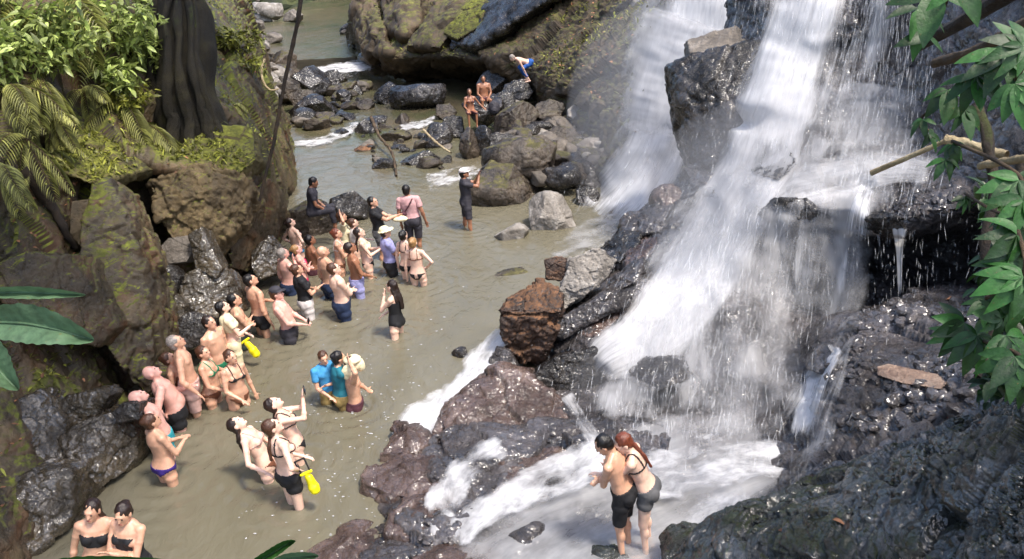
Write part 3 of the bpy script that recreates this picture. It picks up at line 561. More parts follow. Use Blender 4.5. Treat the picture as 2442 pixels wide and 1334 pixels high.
for i_, (x, y, w_, h_, z_, m_, lb) in enumerate([
    (1290, 190, 84, 70, .7, 'grey', 'grey block just right of the man in blue shorts'), (1445, 215, 104, 64, .6, 'pale', 'bright pale block near the foot of the earth slope'), (1340, 215, 60, 70, .5, 'darkb', 'dark upright rock between the grey block and the bright pale block'),
    (1235, 215, 80, 60, .6, 'darkb', 'dark rock under the man in blue shorts'), (1378, 268, 60, 40, .6, 'pale', 'small whitish rock below the bright pale block'), (1440, 268, 110, 50, .4, 'darkb', 'dark flat rock below the bright pale block'),
    (1310, 262, 80, 50, .6, 'boulder', 'brown flat rock left of the small whitish rock'), (1350, 330, 80, 60, .4, 'boulder', 'cracked brown rock in the middle of the boulder heap'), (1410, 350, 70, 50, .3, 'pale', 'white streaked rock at the edge of the spray'),
    (1460, 330, 60, 60, .3, 'boulder', 'rough brown rock touching the spray of the left fall'), (1500, 250, 70, 60, .5, 'boulder', 'brown rock at the foot of the left fall high up'), (1480, 180, 60, 60, .8, 'slope', 'earthy rock on the slope above the bright pale block'),
    (1400, 470, 60, 50, 0, 'darkb', 'black rock splashed by white water at the foot of the left fall'), (1190, 345, 50, 60, .1, 'darkb', 'dark rock wedged between the stones below the couple'), (1080, 300, 60, 60, .1, 'darkb', 'dark brown rock under the feet of the sitting woman'),
    (1060, 265, 50, 40, .1, 'boulder', 'brown rock at the left foot of the dark block'), (1200, 240, 70, 50, .5, 'darkb', 'dark rock behind the dark backpack'), (870, 250, 40, 30, 0, 'boulder', 'small brown rock left of the black round boulders'),
    (790, 185, 60, 40, .2, 'darkb', 'black stone below the short white cascade'), (720, 240, 70, 50, .2, 'boulder', 'wet brown rock above the wide black rock'), (640, 190, 60, 60, .4, 'darkb', 'dark rock inside the pale root loop')]):
    pl = rpoly(x, y, w_*1.1, h_*1.1, 300+i_); b_z = depth(Z(x, y+h_*.4, z_)); HR(pl, [b_z+.1*((q[1] < y)*2) for q in pl], w_/F*b_z*.8, m_, lb, seed=300+i_, amp=1.0, vox=w_/F*b_z/45)
def ribbon(name, pts, b, nu=26, nv=150, off=.12, mat='foam', cover=.9, smooth=10, seed=0, free=0., label=None, lump=.06, parent=None, zmin=None):
    """sheet of white water: pts = (px, py, width px), laid over the rock behind it and smoothed like a film"""
    P = cr(np.array(pts, float), np.linspace(0, len(pts)-1, nv)); T = np.gradient(P[:, :2], axis=0); T /= np.linalg.norm(T, axis=1, keepdims=True)+1e-9
    Nn = np.stack([-T[:, 1], T[:, 0]], 1); u = np.linspace(-1, 1, nu)
    X = P[:, None, 0]+Nn[:, None, 0]*P[:, None, 2]*.5*u[None]; Y = P[:, None, 1]+Nn[:, None, 1]*P[:, None, 2]*.5*u[None]
    Dp = np.empty_like(X)
    for i in range(nv):
        for j in range(nu):
            h = hit(b, X[i, j], Y[i, j]); Dp[i, j] = np.nan if h is None else h
    for i in range(nv):
        r_ = Dp[i]; m = np.isnan(r_)
        if m.any(): r_[m] = np.interp(np.arange(nu)[m], np.arange(nu)[~m], r_[~m]) if (~m).any() else (Dp[i-1] if i else 15.)
    for k in range(smooth):
        A = np.pad(Dp, 1, 'edge'); Dp = (A[:-2, 1:-1]+A[2:, 1:-1]+A[1:-1, :-2]+A[1:-1, 2:]+Dp)/5
    bulge = (1-u**2)[None]*lump*2
    Dp = Dp-off-bulge
    if free:
        Dp = np.minimum.accumulate(Dp, 0)*free+Dp*(1-free)
    G = np.array([[D(X[i, j], Y[i, j], Dp[i, j]) for j in range(nu)] for i in range(nv)]).reshape(-1, 3)
    if zmin is not None: G[:, 2] = np.maximum(G[:, 2], zmin)
    G = G+(-FWD)[None]*(lump*fbm(G*np.array([2.5, 2.5, 1.2]), 3, seed))[:, None]
    me = mesh_np(name, G, grid_faces(nv, nu))
    G2 = G.reshape(nv, nu, 3); vlen = np.concatenate([[0], np.cumsum(np.linalg.norm(np.diff(G2[:, nu//2], axis=0), axis=1))])
    wid = np.linalg.norm(G2[:, -1]-G2[:, 0], axis=1).mean()
    UV = np.stack([np.broadcast_to(u[None]*wid*.5+seed*3.3, (nv, nu)), np.broadcast_to(vlen[:, None], (nv, nu))], 2).reshape(-1, 2)
    L = np.empty(len(me.loops), np.int32); me.loops.foreach_get('vertex_index', L)
    ul = me.uv_layers.new(name='uv'); ul.data.foreach_set('uv', UV[L].astype(np.float32).ravel())
    v = np.linspace(0, 1, nv); edge = np.clip((1-np.abs(u))/.45, 0, 1)[None]; ends = np.clip(v/.06, 0, 1)*np.clip((1-v)/.26, 0, 1)
    cv = cover(u[None], v[:, None]) if callable(cover) else cover
    C = np.broadcast_to(edge*ends[:, None]*cv, (nv, nu)).ravel(); C = C+.9*(fbm(G*np.array([1.6, 1.6, .9]), 4, seed+4))*np.clip(C*3, 0, 1)*np.clip(1.5-C, .2, 1)
    a = me.attributes.new('cover', 'FLOAT', 'POINT'); a.data.foreach_set('value', np.clip(C, 0, 1.7).astype(np.float32))
    o = link(name, me, M[mat], parent)
    return o, G2
def group_water(name, label, specs, cat='waterfall'):
    e = empty(name, (0, 0, 0), label, cat); out = []
    for k, sp in enumerate(specs):
        o, G2 = ribbon('water_sheet', parent=e, **sp); out.append(G2)
    return e, out
M['thread'] = foammat('thin_water_threads', .44, .62, 30., .8, .8)
mf, MFG = group_water('waterfall', 'main white waterfall tumbling down the dark rock face on the right', [
    dict(pts=[(2030, -260, 420), (1990, -60, 400), (1960, 120, 420), (1900, 300, 480), (1870, 450, 460)], b=bw, off=.25, cover=.66, seed=1, nu=40),
    dict(pts=[(1960, -200, 200), (1930, 0, 190), (1880, 160, 200), (1830, 320, 240), (1780, 460, 260)], b=bw, off=.35, cover=1.35, seed=2),
    dict(pts=[(2120, -200, 220), (2110, 0, 200), (2090, 160, 240), (2050, 330, 300), (2010, 440, 320)], b=bw, off=.3, cover=.42, seed=3),
    dict(pts=[(1860, 330, 200), (1790, 430, 210), (1720, 560, 230), (1640, 700, 240), (1540, 810, 200), (1455, 860, 150), (1415, 900, 90)], b=bw, off=.22, cover=1.5, seed=4, nu=34),
    dict(pts=[(1760, 330, 160), (1700, 470, 190), (1620, 620, 190), (1520, 760, 150)], b=bw, off=.15, cover=.7, seed=5, mat='foamsoft'),
    dict(pts=[(2230, 415, 70), (2120, 405, 110), (1990, 430, 130), (1870, 465, 150), (1800, 550, 150), (1760, 640, 170)], b=bw, off=.14, cover=.95, seed=6, nu=34),
    dict(pts=[(1850, 480, 150), (1820, 600, 230), (1790, 740, 300), (1760, 880, 360), (1740, 1000, 420), (1730, 1060, 440)], b=bw, off=.4, cover=.72, seed=7, nu=44, mat='foamsoft'),
    dict(pts=[(1720, 520, 150), (1640, 680, 200), (1600, 820, 300), (1570, 950, 360), (1560, 1040, 380)], b=bw, off=.3, cover=.55, seed=8, nu=40),
    dict(pts=[(1950, 450, 330), (1950, 530, 330), (1945, 620, 320), (1935, 710, 300), (1925, 800, 280)], b=bw, off=.25, cover=.75, seed=15, nu=44, free=.85, mat='foamsoft'),
    dict(pts=[(2120, 200, 240), (2110, 290, 280), (2100, 380, 300), (2080, 450, 280)], b=bw, off=.3, cover=.75, seed=16, nu=40, mat='foamsoft'),
    dict(pts=[(1960, 440, 140), (1950, 520, 130), (1940, 620, 130), (1930, 720, 130)], b=bw, off=.35, cover=.62, seed=17, nu=30, free=.85),
    dict(pts=[(2075, 440, 60), (2055, 500, 90), (2045, 560, 90), (2038, 640, 100), (2035, 710, 110), (2030, 780, 120)], b=bw, off=.30, cover=.62, seed=9, free=.8, lump=.02, mat='thread'),
    dict(pts=[(2145, 540, 50), (2145, 600, 24), (2146, 660, 16), (2146, 720, 14)], b=bw, off=.3, cover=.9, seed=10, free=.8, lump=.01, mat='thread'),
    dict(pts=[(2035, 740, 70), (2000, 830, 110), (1960, 910, 150), (1920, 1000, 190), (1880, 1110, 230)], b=bw, off=.12, cover=.62, seed=11, smooth=4, nu=30),
    dict(pts=[(1990, 820, 60), (1950, 900, 70), (1925, 980, 70), (1900, 1080, 90)], b=bw, off=.17, cover=.8, seed=14, smooth=3, mat='thread'),
    dict(pts=[(1850, 420, 200), (1950, 440, 190), (2080, 450, 150), (2190, 450, 90)], b=bw, off=.14, cover=.8, seed=12, mat='foamsoft', nu=34),
    dict(pts=[(1350, 940, 40), (1385, 1000, 44), (1420, 1060, 60), (1400, 1110, 80)], b=bw, off=.12, cover=.6, seed=13, lump=.02),
])
lf, LFG = group_water('left_waterfall', 'narrower white waterfall falling behind the black rock prow', [
    dict(pts=[(1700, -200, 200), (1680, -40, 210), (1660, 90, 230), (1600, 230, 210), (1570, 340, 190), (1520, 430, 200), (1450, 510, 200), (1390, 560, 160)], b=bs, off=.35, cover=1.5, seed=20, nu=34),
    dict(pts=[(1590, -100, 160), (1570, 60, 170), (1550, 200, 160), (1530, 330, 170), (1490, 440, 190), (1430, 520, 200)], b=bs, off=.25, cover=.8, seed=21, mat='foamsoft', nu=30),
    dict(pts=[(1640, 40, 250), (1590, 200, 220), (1560, 330, 200)], b=bs, off=.5, cover=1.4, seed=22, mat='foamsoft'),
])
def flat_ribbon(pts, z, cover, seed, nu=30, nv=160, mat='foam', parent=None, amp=.05):
    P = cr(np.array(pts, float), np.linspace(0, len(pts)-1, nv)); T = np.gradient(P[:, :2], axis=0); T /= np.linalg.norm(T, axis=1, keepdims=True)+1e-9
    Nn = np.stack([-T[:, 1], T[:, 0]], 1); u = np.linspace(-1, 1, nu); zz = np.interp(np.linspace(0, 1, nv), np.linspace(0, 1, len(z)), z) if hasattr(z, '__len__') else np.full(nv, z)
    G = np.array([[Z(P[i, 0]+Nn[i, 0]*P[i, 2]*.5*q, P[i, 1]+Nn[i, 1]*P[i, 2]*.5*q, zz[i]) for q in u] for i in range(nv)])
    Gf = G.reshape(-1, 3); Gf[:, 2] += amp*(fbm(Gf*np.array([2., 2., 1]), 3, seed)+.5*fbm(Gf*7, 3, seed+2))
    G = Gf.reshape(nv, nu, 3); me = mesh_np('foam', Gf, grid_faces(nv, nu))
    vl = np.concatenate([[0], np.cumsum(np.linalg.norm(np.diff(G[:, nu//2], axis=0), axis=1))]); wid = np.linalg.norm(G[:, -1]-G[:, 0], axis=1)
    UV = np.stack([u[None]*wid[:, None]*.5+seed*2., np.broadcast_to(vl[:, None], (nv, nu))], 2).reshape(-1, 2)
    L = np.empty(len(me.loops), np.int32); me.loops.foreach_get('vertex_index', L)
    ul = me.uv_layers.new(name='uv'); ul.data.foreach_set('uv', UV[L].astype(np.float32).ravel())
    v = np.linspace(0, 1, nv); C = (np.clip((1-np.abs(u))/.5, 0, 1)[None]*(np.clip(v/.08, 0, 1)*np.clip((1-v)/.12, 0, 1))[:, None]*cover).ravel(); C = C+1.1*(fbm(Gf*2.6, 4, seed+7)+.05)*np.clip(C*3, 0, 1)*np.clip(1.25-C, 0, 1)
    a = me.attributes.new('cover', 'FLOAT', 'POINT'); a.data.foreach_set('value', np.clip(C, 0, 1.7).astype(np.float32))
    return link('foam', me, M[mat], parent)
M['foamflat'] = foammat('foaming_water_surface', .38, .72, 5., 2.6, .8)
def foam_thing(label, specs):
    e = empty('foaming_water', (0, 0, 0), label, 'white water')
    for k, sp in enumerate(specs): flat_ribbon(parent=e, **sp)
foam_thing('wide foaming basin at the foot of the main waterfall', [
    dict(pts=[(1850, 1060, 260), (1700, 1110, 330), (1550, 1180, 360), (1400, 1250, 330), (1250, 1330, 300), (1150, 1420, 280)], z=[.40, .30, .22], cover=.95, seed=31, mat='foamsoft', nu=50),
    dict(pts=[(1850, 1200, 240), (1700, 1260, 300), (1560, 1330, 300), (1400, 1420, 300)], z=[.30, .22], cover=.95, seed=32, mat='foamsoft', nu=44),
    dict(pts=[(1900, 1090, 90), (1750, 1100, 150), (1600, 1120, 170), (1480, 1150, 150)], z=[.47, .42, .36], cover=.8, seed=45, mat='foamflat', nu=40),
    dict(pts=[(1800, 1180, 110), (1700, 1240, 130), (1640, 1300, 120), (1600, 1380, 100)], z=[.38, .3], cover=.72, seed=46, mat='foamflat'),
    dict(pts=[(1450, 1060, 120), (1380, 1110, 120), (1290, 1150, 110), (1200, 1200, 100), (1110, 1260, 100), (1080, 1310, 90)], z=[.52, .46, .36, .28, .26], cover=.85, seed=33, mat='foamflat'),
])
foam_thing('white side cascade running down left of the big reddish brown boulder', [
    dict(pts=[(1210, 790, 60), (1180, 820, 70), (1150, 860, 90), (1110, 920, 100), (1060, 970, 110), (1000, 1010, 110), (940, 1050, 90)], z=[.75, .5, .35, .22, .14, .1], cover=1.1, seed=34, mat='foamflat')])
foam_thing('foaming channel between the brown slabs and the dark brown boulder', [
    dict(pts=[(1210, 1060, 60), (1150, 1095, 120), (1100, 1130, 130), (1065, 1180, 110), (1050, 1230, 100), (1085, 1290, 120)], z=[.46, .36, .3, .26], cover=.62, seed=35, mat='foamflat')])
foam_thing('short white cascade across the far stream', [
    dict(pts=[(900, 150, 30), (850, 158, 34), (800, 164, 34), (740, 172, 26)], z=.62, cover=.95, seed=36, mat='foamflat'),
    dict(pts=[(860, 165, 30), (800, 180, 30), (740, 190, 26)], z=.2, cover=.5, seed=37, mat='foamflat')])
foam_thing('small white riffle left of the stream bend', [
    dict(pts=[(860, 295, 26), (800, 325, 30), (740, 340, 26), (680, 345, 20)], z=.08, cover=.75, seed=38, mat='foamflat')])
foam_thing('small white riffle right of the black round boulders', [
    dict(pts=[(1040, 280, 16), (1000, 296, 22), (950, 304, 20)], z=.1, cover=.8, seed=39, mat='foamflat')])
foam_thing('churned white water where the left fall lands', [
    dict(pts=[(1560, 500, 120), (1470, 540, 110), (1390, 580, 100), (1310, 610, 60)], z=[.2, .1, .05], cover=.6, seed=40, mat='foamsoft'),
    dict(pts=[(1150, 400, 50), (1080, 420, 60), (1010, 440, 50)], z=.06, cover=.62, seed=43, mat='foamflat')])
# wet pebbles and rubble on the ledges at the right
def pebbles(label, objs, boxes, n, smin, smax, mat, seed):
    rs = np.random.RandomState(seed); b = bvh_of(objs); V, Fc = [], []; o_ = 0; gs_ = [boulder_geo((1, .8, .6), 700+q, 2, 8, 1.) for q in range(8)]
    for k in range(n):
        x0, y0, x1, y1 = boxes[rs.randint(len(boxes))]; x, y = rs.uniform(x0, x1), rs.uniform(y0, y1); h = b.ray_cast(Vector(CP), Vector(ray(x, y)))
        if h[0] is None or fbm(np.array([h[0][:]])*1.7, 2, seed)[0] < -.12: continue
        s_ = smin+(smax-smin)*rs.rand()**3; v, f = gs_[rs.randint(8)]; m = np.array(Matrix.Rotation(rs.uniform(0, 6), 3, 'Z') @ Matrix.Rotation(rs.normal()*.5, 3, 'X'))
        V.append((v*s_) @ m.T+np.array(h[0])+np.array(h[1])*s_*.1); Fc.append(f+o_); o_ += len(v)
    tag(link('pebbles', mesh_np('pebbles', np.concatenate(V), np.concatenate(Fc), False), M[mat]), label, 'pebbles', None, 'stuff')
pebbles('wet rubble and pebbles on the ledges below the cave', [wf], [(1950, 690, 2340, 900), (1980, 880, 2340, 1080), (2150, 450, 2330, 520)], 2800, .02, .24, 'wet', 61)
pebbles('small wet stones on the near rock bank', [fg], [(1700, 1150, 2442, 1334), (2000, 1000, 2442, 1250), (2200, 1180, 2442, 1334)], 1500, .01, .07, 'fg', 62)
pebbles('rough wet grit on the ridge and the slabs beside the falls', [wf], [(1300, 430, 1720, 860), (880, 1000, 1350, 1334)], 1500, .02, .10, 'wet', 63)
# ---------------------------------------------------------------- flying drops
def needles(name, label, grids, n, lmin, lmax, r, seed, spread=.25, mat=None, bias=None):
    rs = np.random.RandomState(seed); V, Fc = [], []
    for k in range(n):
        G = grids[rs.randint(len(grids))]; i = rs.randint(0, len(G)-4); j = rs.randint(0, G.shape[1])
        p = G[i, j]+rs.normal(size=3)*spread-FWD*rs.uniform(.0, .35); t = G[min(i+3, len(G)-1), j]-G[i, j]; t = t/(np.linalg.norm(t)+1e-6)*.7+np.array([0, 0, -.28])+rs.normal(size=3)*.06; t /= np.linalg.norm(t)
        l = rs.uniform(lmin, lmax)*(.4+rs.rand()); a = np.cross(t, FWD); a /= np.linalg.norm(a); b = np.cross(t, a); q = r*rs.uniform(.5, 1.3)
        o = len(V); V += [p-t*l*.5, p+a*q, p-a*.5*q+b*q*.87, p-a*.5*q-b*q*.87, p+t*l*.5]
        Fc += [(o, o+1, o+2), (o, o+2, o+3), (o, o+3, o+1), (o+4, o+2, o+1), (o+4, o+3, o+2), (o+4, o+1, o+3)]
    o = link(name, mesh_np(name, V, Fc, False), mat or M['drop']); return tag(o, label, 'water drops', None, 'stuff')
_n = NT('water_drop'); _n.b.inputs['Base Color'].default_value = (.9, .92, .95, 1); _n.b.inputs['Roughness'].default_value = .3; _n.b.inputs['Alpha'].default_value = .24; M['drop'] = _n.m
needles('flying_drops', 'streaks of falling drops all over the main waterfall', [MFG[0], MFG[2], MFG[0], MFG[7], MFG[6], MFG[2]], 5200, .08, .34, .0034, 3)
needles('flying_drops', 'fine drops spraying over the dark rocks left of the main waterfall', [MFG[7], MFG[12], MFG[4]], 1100, .05, .18, .0036, 4, .6)
needles('flying_drops', 'drops inside the left waterfall', [LFG[0]], 700, .1, .4, .006, 5)
rs = np.random.RandomState(77); V, Fc = [], []; dv, fc = ico(1)
for k in range(520):
    x, y = (rs.uniform(560, 1350), rs.uniform(560, 1330)) if k % 3 else (rs.normal(860, 110), rs.normal(1080, 130))
    if (x > 1000 and y > 950) or (x < 600 and y > 1300) or (x-560)*.9+y < 900: continue
    p = Z(x, y, .012); s = rs.uniform(.005, .014); o_ = len(V)
    V += list(p+dv*np.array([s*rs.uniform(.8, 2.5), s, s*.5])); Fc += list(fc+o_)
tag(link('splash_drops', mesh_np('splash_drops', V, Fc), M['drop']), 'bright drops splashing on the muddy pool', 'water drops', None, 'stuff')
# ---------------------------------------------------------------- people
SK = {'fair': (234, 194, 172), 'pink': (230, 176, 160), 'tan': (212, 164, 136), 'brown': (158, 110, 84), 'dark': (104, 64, 46)}
for k, c in SK.items():
    n = NT('skin_'+k); tc = n.n('ShaderNodeTexCoord').outputs['Object']
    c2 = n.ramp(n.noise(tc, 7, 4), [(.3, S([x*.86 for x in c])), (.7, S([min(255, x*1.05) for x in c]))]); n.l(c2, n.b.inputs['Base Color'])
    n.b.inputs['Roughness'].default_value = .36; n.b.inputs['Subsurface Weight'].default_value = .12; n.b.inputs['Subsurface Radius'].default_value = (.03, .012, .006)
    M['sk_'+k] = n.m
for k, c in dict(black=(20, 20, 24), navy=(26, 42, 72), purple=(52, 30, 116), turq=(40, 150, 160), green=(30, 120, 84), lav=(150, 150, 196), pinkshirt=(206, 160, 160),
                 hot=(226, 40, 100), white=(214, 206, 204), cream=(226, 214, 176), maroon=(78, 40, 50), teal=(28, 108, 124), blue=(30, 84, 160), brownc=(110, 66, 44), grey=(88, 88, 90),
                 palef=(196, 160, 150), darkg=(48, 46, 54), yellow=(236, 222, 20), camo=(140, 118, 70), aqua=(60, 140, 190), dgreen=(34, 46, 42)).items():
    M['c_'+k] = plain('cloth_'+k, c, .75, var=.15, sc=9, bump=.3)
for k, c in dict(black=(18, 14, 13), dbrown=(38, 24, 18), brown=(74, 46, 30), auburn=(110, 56, 38), blond=(160, 122, 78), grey=(150, 140, 132)).items():
    M['h_'+k] = plain('hair_'+k, c, .4, var=.3, sc=60, bump=.5)
M['eye'] = plain('eye_dark', (36, 26, 22), .3, var=0.); M['lip'] = plain('lips', (150, 78, 70), .5, var=.1); M['phone'] = plain('phone_black', (14, 14, 16), .25, var=0.)
M['plastic'] = plain('yellow_dry_bag', (222, 208, 20), .35, var=.08, sc=6, bump=.3)
def nrm(v): v = np.asarray(v, float); return v/(np.linalg.norm(v)+1e-9)
class Geo:
    def __init__(s): s.V = []; s.F = []; s.n = 0
    def add(s, V, Fc):
        s.V.append(np.asarray(V, float)); s.F += [[int(q)+s.n for q in f] for f in Fc]; s.n += len(V)
    def ell(s, c, r, rot=None):
        dv, fc = ico(3); V = dv*np.array(r)
        if rot is not None: V = V @ np.asarray(rot).T
        s.add(V+np.asarray(c), fc)
    def cone(s, a, b, ra, rb, seg=12):
        a = np.asarray(a, float); b = np.asarray(b, float); t = nrm(b-a); u = nrm(np.cross(t, [.31, .83, .46])); v = np.cross(t, u)
        ph = np.linspace(0, 2*np.pi, seg, endpoint=False); ring = np.cos(ph)[:, None]*u+np.sin(ph)[:, None]*v; V = []
        for e, c, r, sg in ((0, a, ra, -1), (1, b, rb, 1)):
            for q in ((80, 50, 20) if e == 0 else (20, 50, 80)):
                V.append(c+ring*r*math.cos(R(q))+t*sg*r*math.sin(R(q)))
        V = np.concatenate(V); Fc = []
        for k in range(5):
            for j in range(seg): Fc.append([k*seg+j, k*seg+(j+1) % seg, (k+1)*seg+(j+1) % seg, (k+1)*seg+j])
        Fc.append(list(range(seg))[::-1]); Fc.append([5*seg+j for j in range(seg)]); s.add(V, Fc)
    def tube(s, secs, seg=20):
        """secs: (centre, half x, half y) ellipses stacked up"""
        ph = np.linspace(0, 2*np.pi, seg, endpoint=False); V = [np.array(c)+np.stack([np.cos(ph)*a, np.sin(ph)*b, 0*ph], 1) for c, a, b in secs]
        n = len(V); Fc = [[k*seg+j, k*seg+(j+1) % seg, (k+1)*seg+(j+1) % seg, (k+1)*seg+j] for k in range(n-1) for j in range(seg)]
        Fc.append(list(range(seg))[::-1]); Fc.append([(n-1)*seg+j for j in range(seg)]); s.add(np.concatenate(V), Fc)
def rotm(ax, deg): return np.array(Matrix.Rotation(R(deg), 3, Vector(ax)))
def ik(a, t, l1, l2, hint):
    d = t-a; L = np.linalg.norm(d); L2 = min(L, (l1+l2)*.995); dn = d/(L+1e-9); t = a+dn*L2
    x = (l1*l1-l2*l2+L2*L2)/(2*L2); h = math.sqrt(max(l1*l1-x*x, 0)); hn = np.asarray(hint, float); hn = hn-dn*(hn @ dn); hn = nrm(hn)
    return a+dn*x+hn*h, t
ARMS = {'down': ((.27, .03, .86), (.4, -1, 0)), 'hips': ((.19, .05, 1.03), (1, -.5, 0)), 'cross': ((-.08, .19, 1.16), (.8, .1, -.7)), 'phone': ((.05, .34, 1.50), (.5, .1, -1)),
        'up': ((.13, .20, 1.72), (.9, .3, -.3)), 'front': ((.06, .30, 1.14), (.5, -.2, -.8)), 'head': ((.12, -.02, 1.68), (1, .1, .1)), 'low': ((.10, .26, .98), (.6, -.4, -.5)),
        'out': ((.45, .12, 1.02), (.3, -.6, -.5)), 'side': ((.34, .12, .92), (.5, -.8, 0)), 'chin': ((.04, .17, 1.38), (.5, .1, -1)), 'hug': ((-.15, .28, 1.22), (1, .3, -.2)), 'back': ((.12, -.14, 1.0), (1, -.5, 0))}
PEOPLE = []
def person(label, h=None, w=None, H=1.70, yaw=70, sex='m', skin='fair', hair=('short', 'dbrown'), cloth=(), arms=('down', 'down'), look=20, turn=0, fat=0., lean=0, side=None, vox=.0125,
           group=None, root=None, legs=None, twist=0, hat=None, hipz=None, armpos=None, scale=None):
    """w = pixel where the body meets the water, h = pixel of the top of the head (sets how deep it stands)"""
    k = H/1.70
    if root is None:
        g = Z(w[0], w[1], 0); d = depth(g); # height above water so that the head top projects to h
        lo_, hi_ = .2, 2.2
        for _ in range(30):
            m_ = (lo_+hi_)/2; py = pix(g+np.array([0, 0, m_]))[1]
            if py < h[1]: hi_ = m_
            else: lo_ = m_
        ab = m_; px = pix(g+np.array([0, 0, ab]))[0]
        if side is None: side = math.degrees(math.atan2((h[0]-px)*d/F, ab*.8))
        imm = H-ab; root = g+np.array([0, 0, -max(imm, .02)]); 
        side = max(-20, min(20, side))
    # yaw: 0 faces away from the camera, 90 faces to the right of the picture
    Ry = rotm((0, 0, 1), -yaw)
    sideax = Ry.T @ np.array([0, 1, 0]); sideax[2] = 0
    fem = sex == 'f'; g = Geo()
    piv = np.array([0, 0, .93]); Rt = rotm(tuple(sideax), side or 0) @ rotm((1, 0, 0), -lean) @ rotm((0, 0, 1), -twist)
    tt = lambda p: piv+Rt @ (np.asarray(p, float)-piv)
    hw = .178 if fem else .165; ww = .125 if fem else .148; cw = .148 if fem else .172; sw = .165 if fem else .195
    secs = [((0, 0, .82), hw*.72, .09), ((0, -.01, .88), hw*.98, .115), ((0, -.01, .94), hw, .12), ((0, 0, 1.02), (hw+ww)/2, .108), ((0, 0, 1.09), ww, .095), ((0, 0, 1.18), (ww+cw)/2, .1),
            ((0, 0, 1.28), cw, .11), ((0, 0, 1.36), cw*.98, .10), ((0, -.01, 1.41), cw*.72, .08), ((0, -.01, 1.45), .06, .06)]
    secs = [((c[0], c[1]+(.03*fat if 1.0 < c[2] < 1.2 else 0), c[2]), a*(1+.16*fat), b*(1+.25*fat)) for c, a, b in secs]
    gt = Geo(); gt.tube(secs)
    if fat > .5: gt.ell((0, .07*fat, 1.07), (.15, .12*fat, .13))
    if fem:
        for s_ in (-1, 1): gt.ell((s_*.072, .085, 1.265), (.062, .058, .058))
    else:
        for s_ in (-1, 1): gt.ell((s_*.075, .05, 1.30), (.085, .06, .06))
    for s_ in (-1, 1):
        gt.ell((s_*.08, -.062, .89), (.082, .066+.012*fat, .085)); gt.ell((s_*(sw-.02), -.005, 1.375), (.062, .058, .055)); gt.cone((s_*.04, -.02, 1.43), (s_*(sw-.03), -.01, 1.385), .045, .045)
    # neck and head
    hc = np.array([0, .02, 1.575]); Rh = rotm((0, 0, 1), -turn) @ rotm((1, 0, 0), look)
    gt.cone((0, -.015, 1.40), (0, .0, 1.52), .055, .05)
    hh = lambda p: np.array([0, 0, 1.49])+Rh @ (np.array([0, .02, .085])+np.asarray(p, float))
    gt.ell(hh((0, -.01, .02)), (.074, .093, .10), Rh); gt.ell(hh((0, .025, -.045)), (.055, .066, .065), Rh); gt.ell(hh((0, .03, .0)), (.062, .068, .075), Rh)
    gt.cone(hh((0, .092, .005)), hh((0, .108, -.022)), .009, .014); gt.ell(hh((0, .088, -.055)), (.024, .012, .010), Rh); gt.ell(hh((0, .078, -.085)), (.026, .022, .018), Rh)
    gt.ell(hh((0, .082, .035)), (.045, .016, .010), Rh)
    for s_ in (-1, 1): gt.ell(hh((s_*.076, -.005, -.01)), (.010, .020, .032), Rh)
    # arms
    bones = []; hands = []
    for s_, a_ in ((1, arms[0]), (-1, arms[1])):
        sh = np.array([s_*(sw-.005), -.005, 1.375])
        t_, hint = ARMS[a_] if isinstance(a_, str) else a_
        t_ = np.array(t_, float)*[s_, 1, 1]; hint = np.array(hint, float)*[s_, 1, 1]
        el, wr = ik(sh, t_, .285, .25, hint); th = 1+.25*fat if not fem else .88+.2*fat
        gt.cone(sh, el, .052*th, .040*th); gt.cone(el, wr, .041*th, .027); gt.ell(sh+(el-sh)*.45, (.048*th,)*3); gt.ell(el+(wr-el)*.25, (.043*th,)*3)
        f = nrm(wr-el); up_ = nrm(np.cross(f, [s_, .1, .2])); ac = np.cross(f, up_)
        Rm = np.stack([ac, f, up_], 1); gt.ell(wr+f*.05, (.038, .052, .015), Rm)
        for q, (o_, l_, c_) in enumerate(((-.027, .062, .18), (-.009, .072, .12), (.009, .068, .2), (.026, .052, .3))):
            b0 = wr+f*.088+ac*o_; m0 = b0+nrm(f+up_*c_*s_)*l_*.55; e0 = m0+nrm(f+up_*(c_+.7)*s_)*l_*.45
            gt.cone(b0, m0, .0088, .0082, 8); gt.cone(m0, e0, .0082, .0070, 8)
        tb = wr+f*.03-ac*.034; gt.cone(tb, tb+nrm(f-ac*1.1)*.038, .0105, .009, 8); gt.cone(tb+nrm(f-ac*1.1)*.038, tb+nrm(f-ac*1.1)*.038+nrm(f-ac*.3)*.028, .009, .0078, 8)
        bones += [('uarm', tt(sh), tt(el), .05), ('farm', tt(el), tt(wr), .035), ('hand', tt(wr), tt(wr+f*.15), .03)]; hands.append(tt(wr+f*.07))
    Vt = np.concatenate(gt.V); Vt = piv+(Vt-piv) @ Rt.T; g.add(Vt, gt.F)
    # legs
    lg = legs or 'stand'; fs = 1+.15*fat
    for s_ in (1, -1):
        hip = np.array([s_*.092, 0, .90])
        if lg == 'stand': kn, an = np.array([s_*.10, .02, .49]), np.array([s_*.11, -.02, .09])
        elif lg == 'wide': kn, an = np.array([s_*.16, .03*s_, .49]), np.array([s_*.20, .05*s_, .09])
        elif lg == 'sit': kn, an = np.array([s_*.14, .42, .93]), np.array([s_*.13, .44, .50])
        elif lg == 'sithug': kn, an = np.array([s_*.10, .34, 1.14]), np.array([s_*.09, .46, .74])
        else: kn, an = [np.array(q, float)*[s_, 1, 1] for q in (lg[0] if s_ == 1 else lg[1])]
        g.cone(hip, kn, .086*fs*(1.04 if fem else 1), .058*fs); g.ell(hip+(kn-hip)*.3, (.084*fs,)*3); g.cone(kn, an, .053*fs, .034); g.ell(kn+(an-kn)*.30+np.array([0, -.012, 0]), (.046*fs, .048*fs, .085))
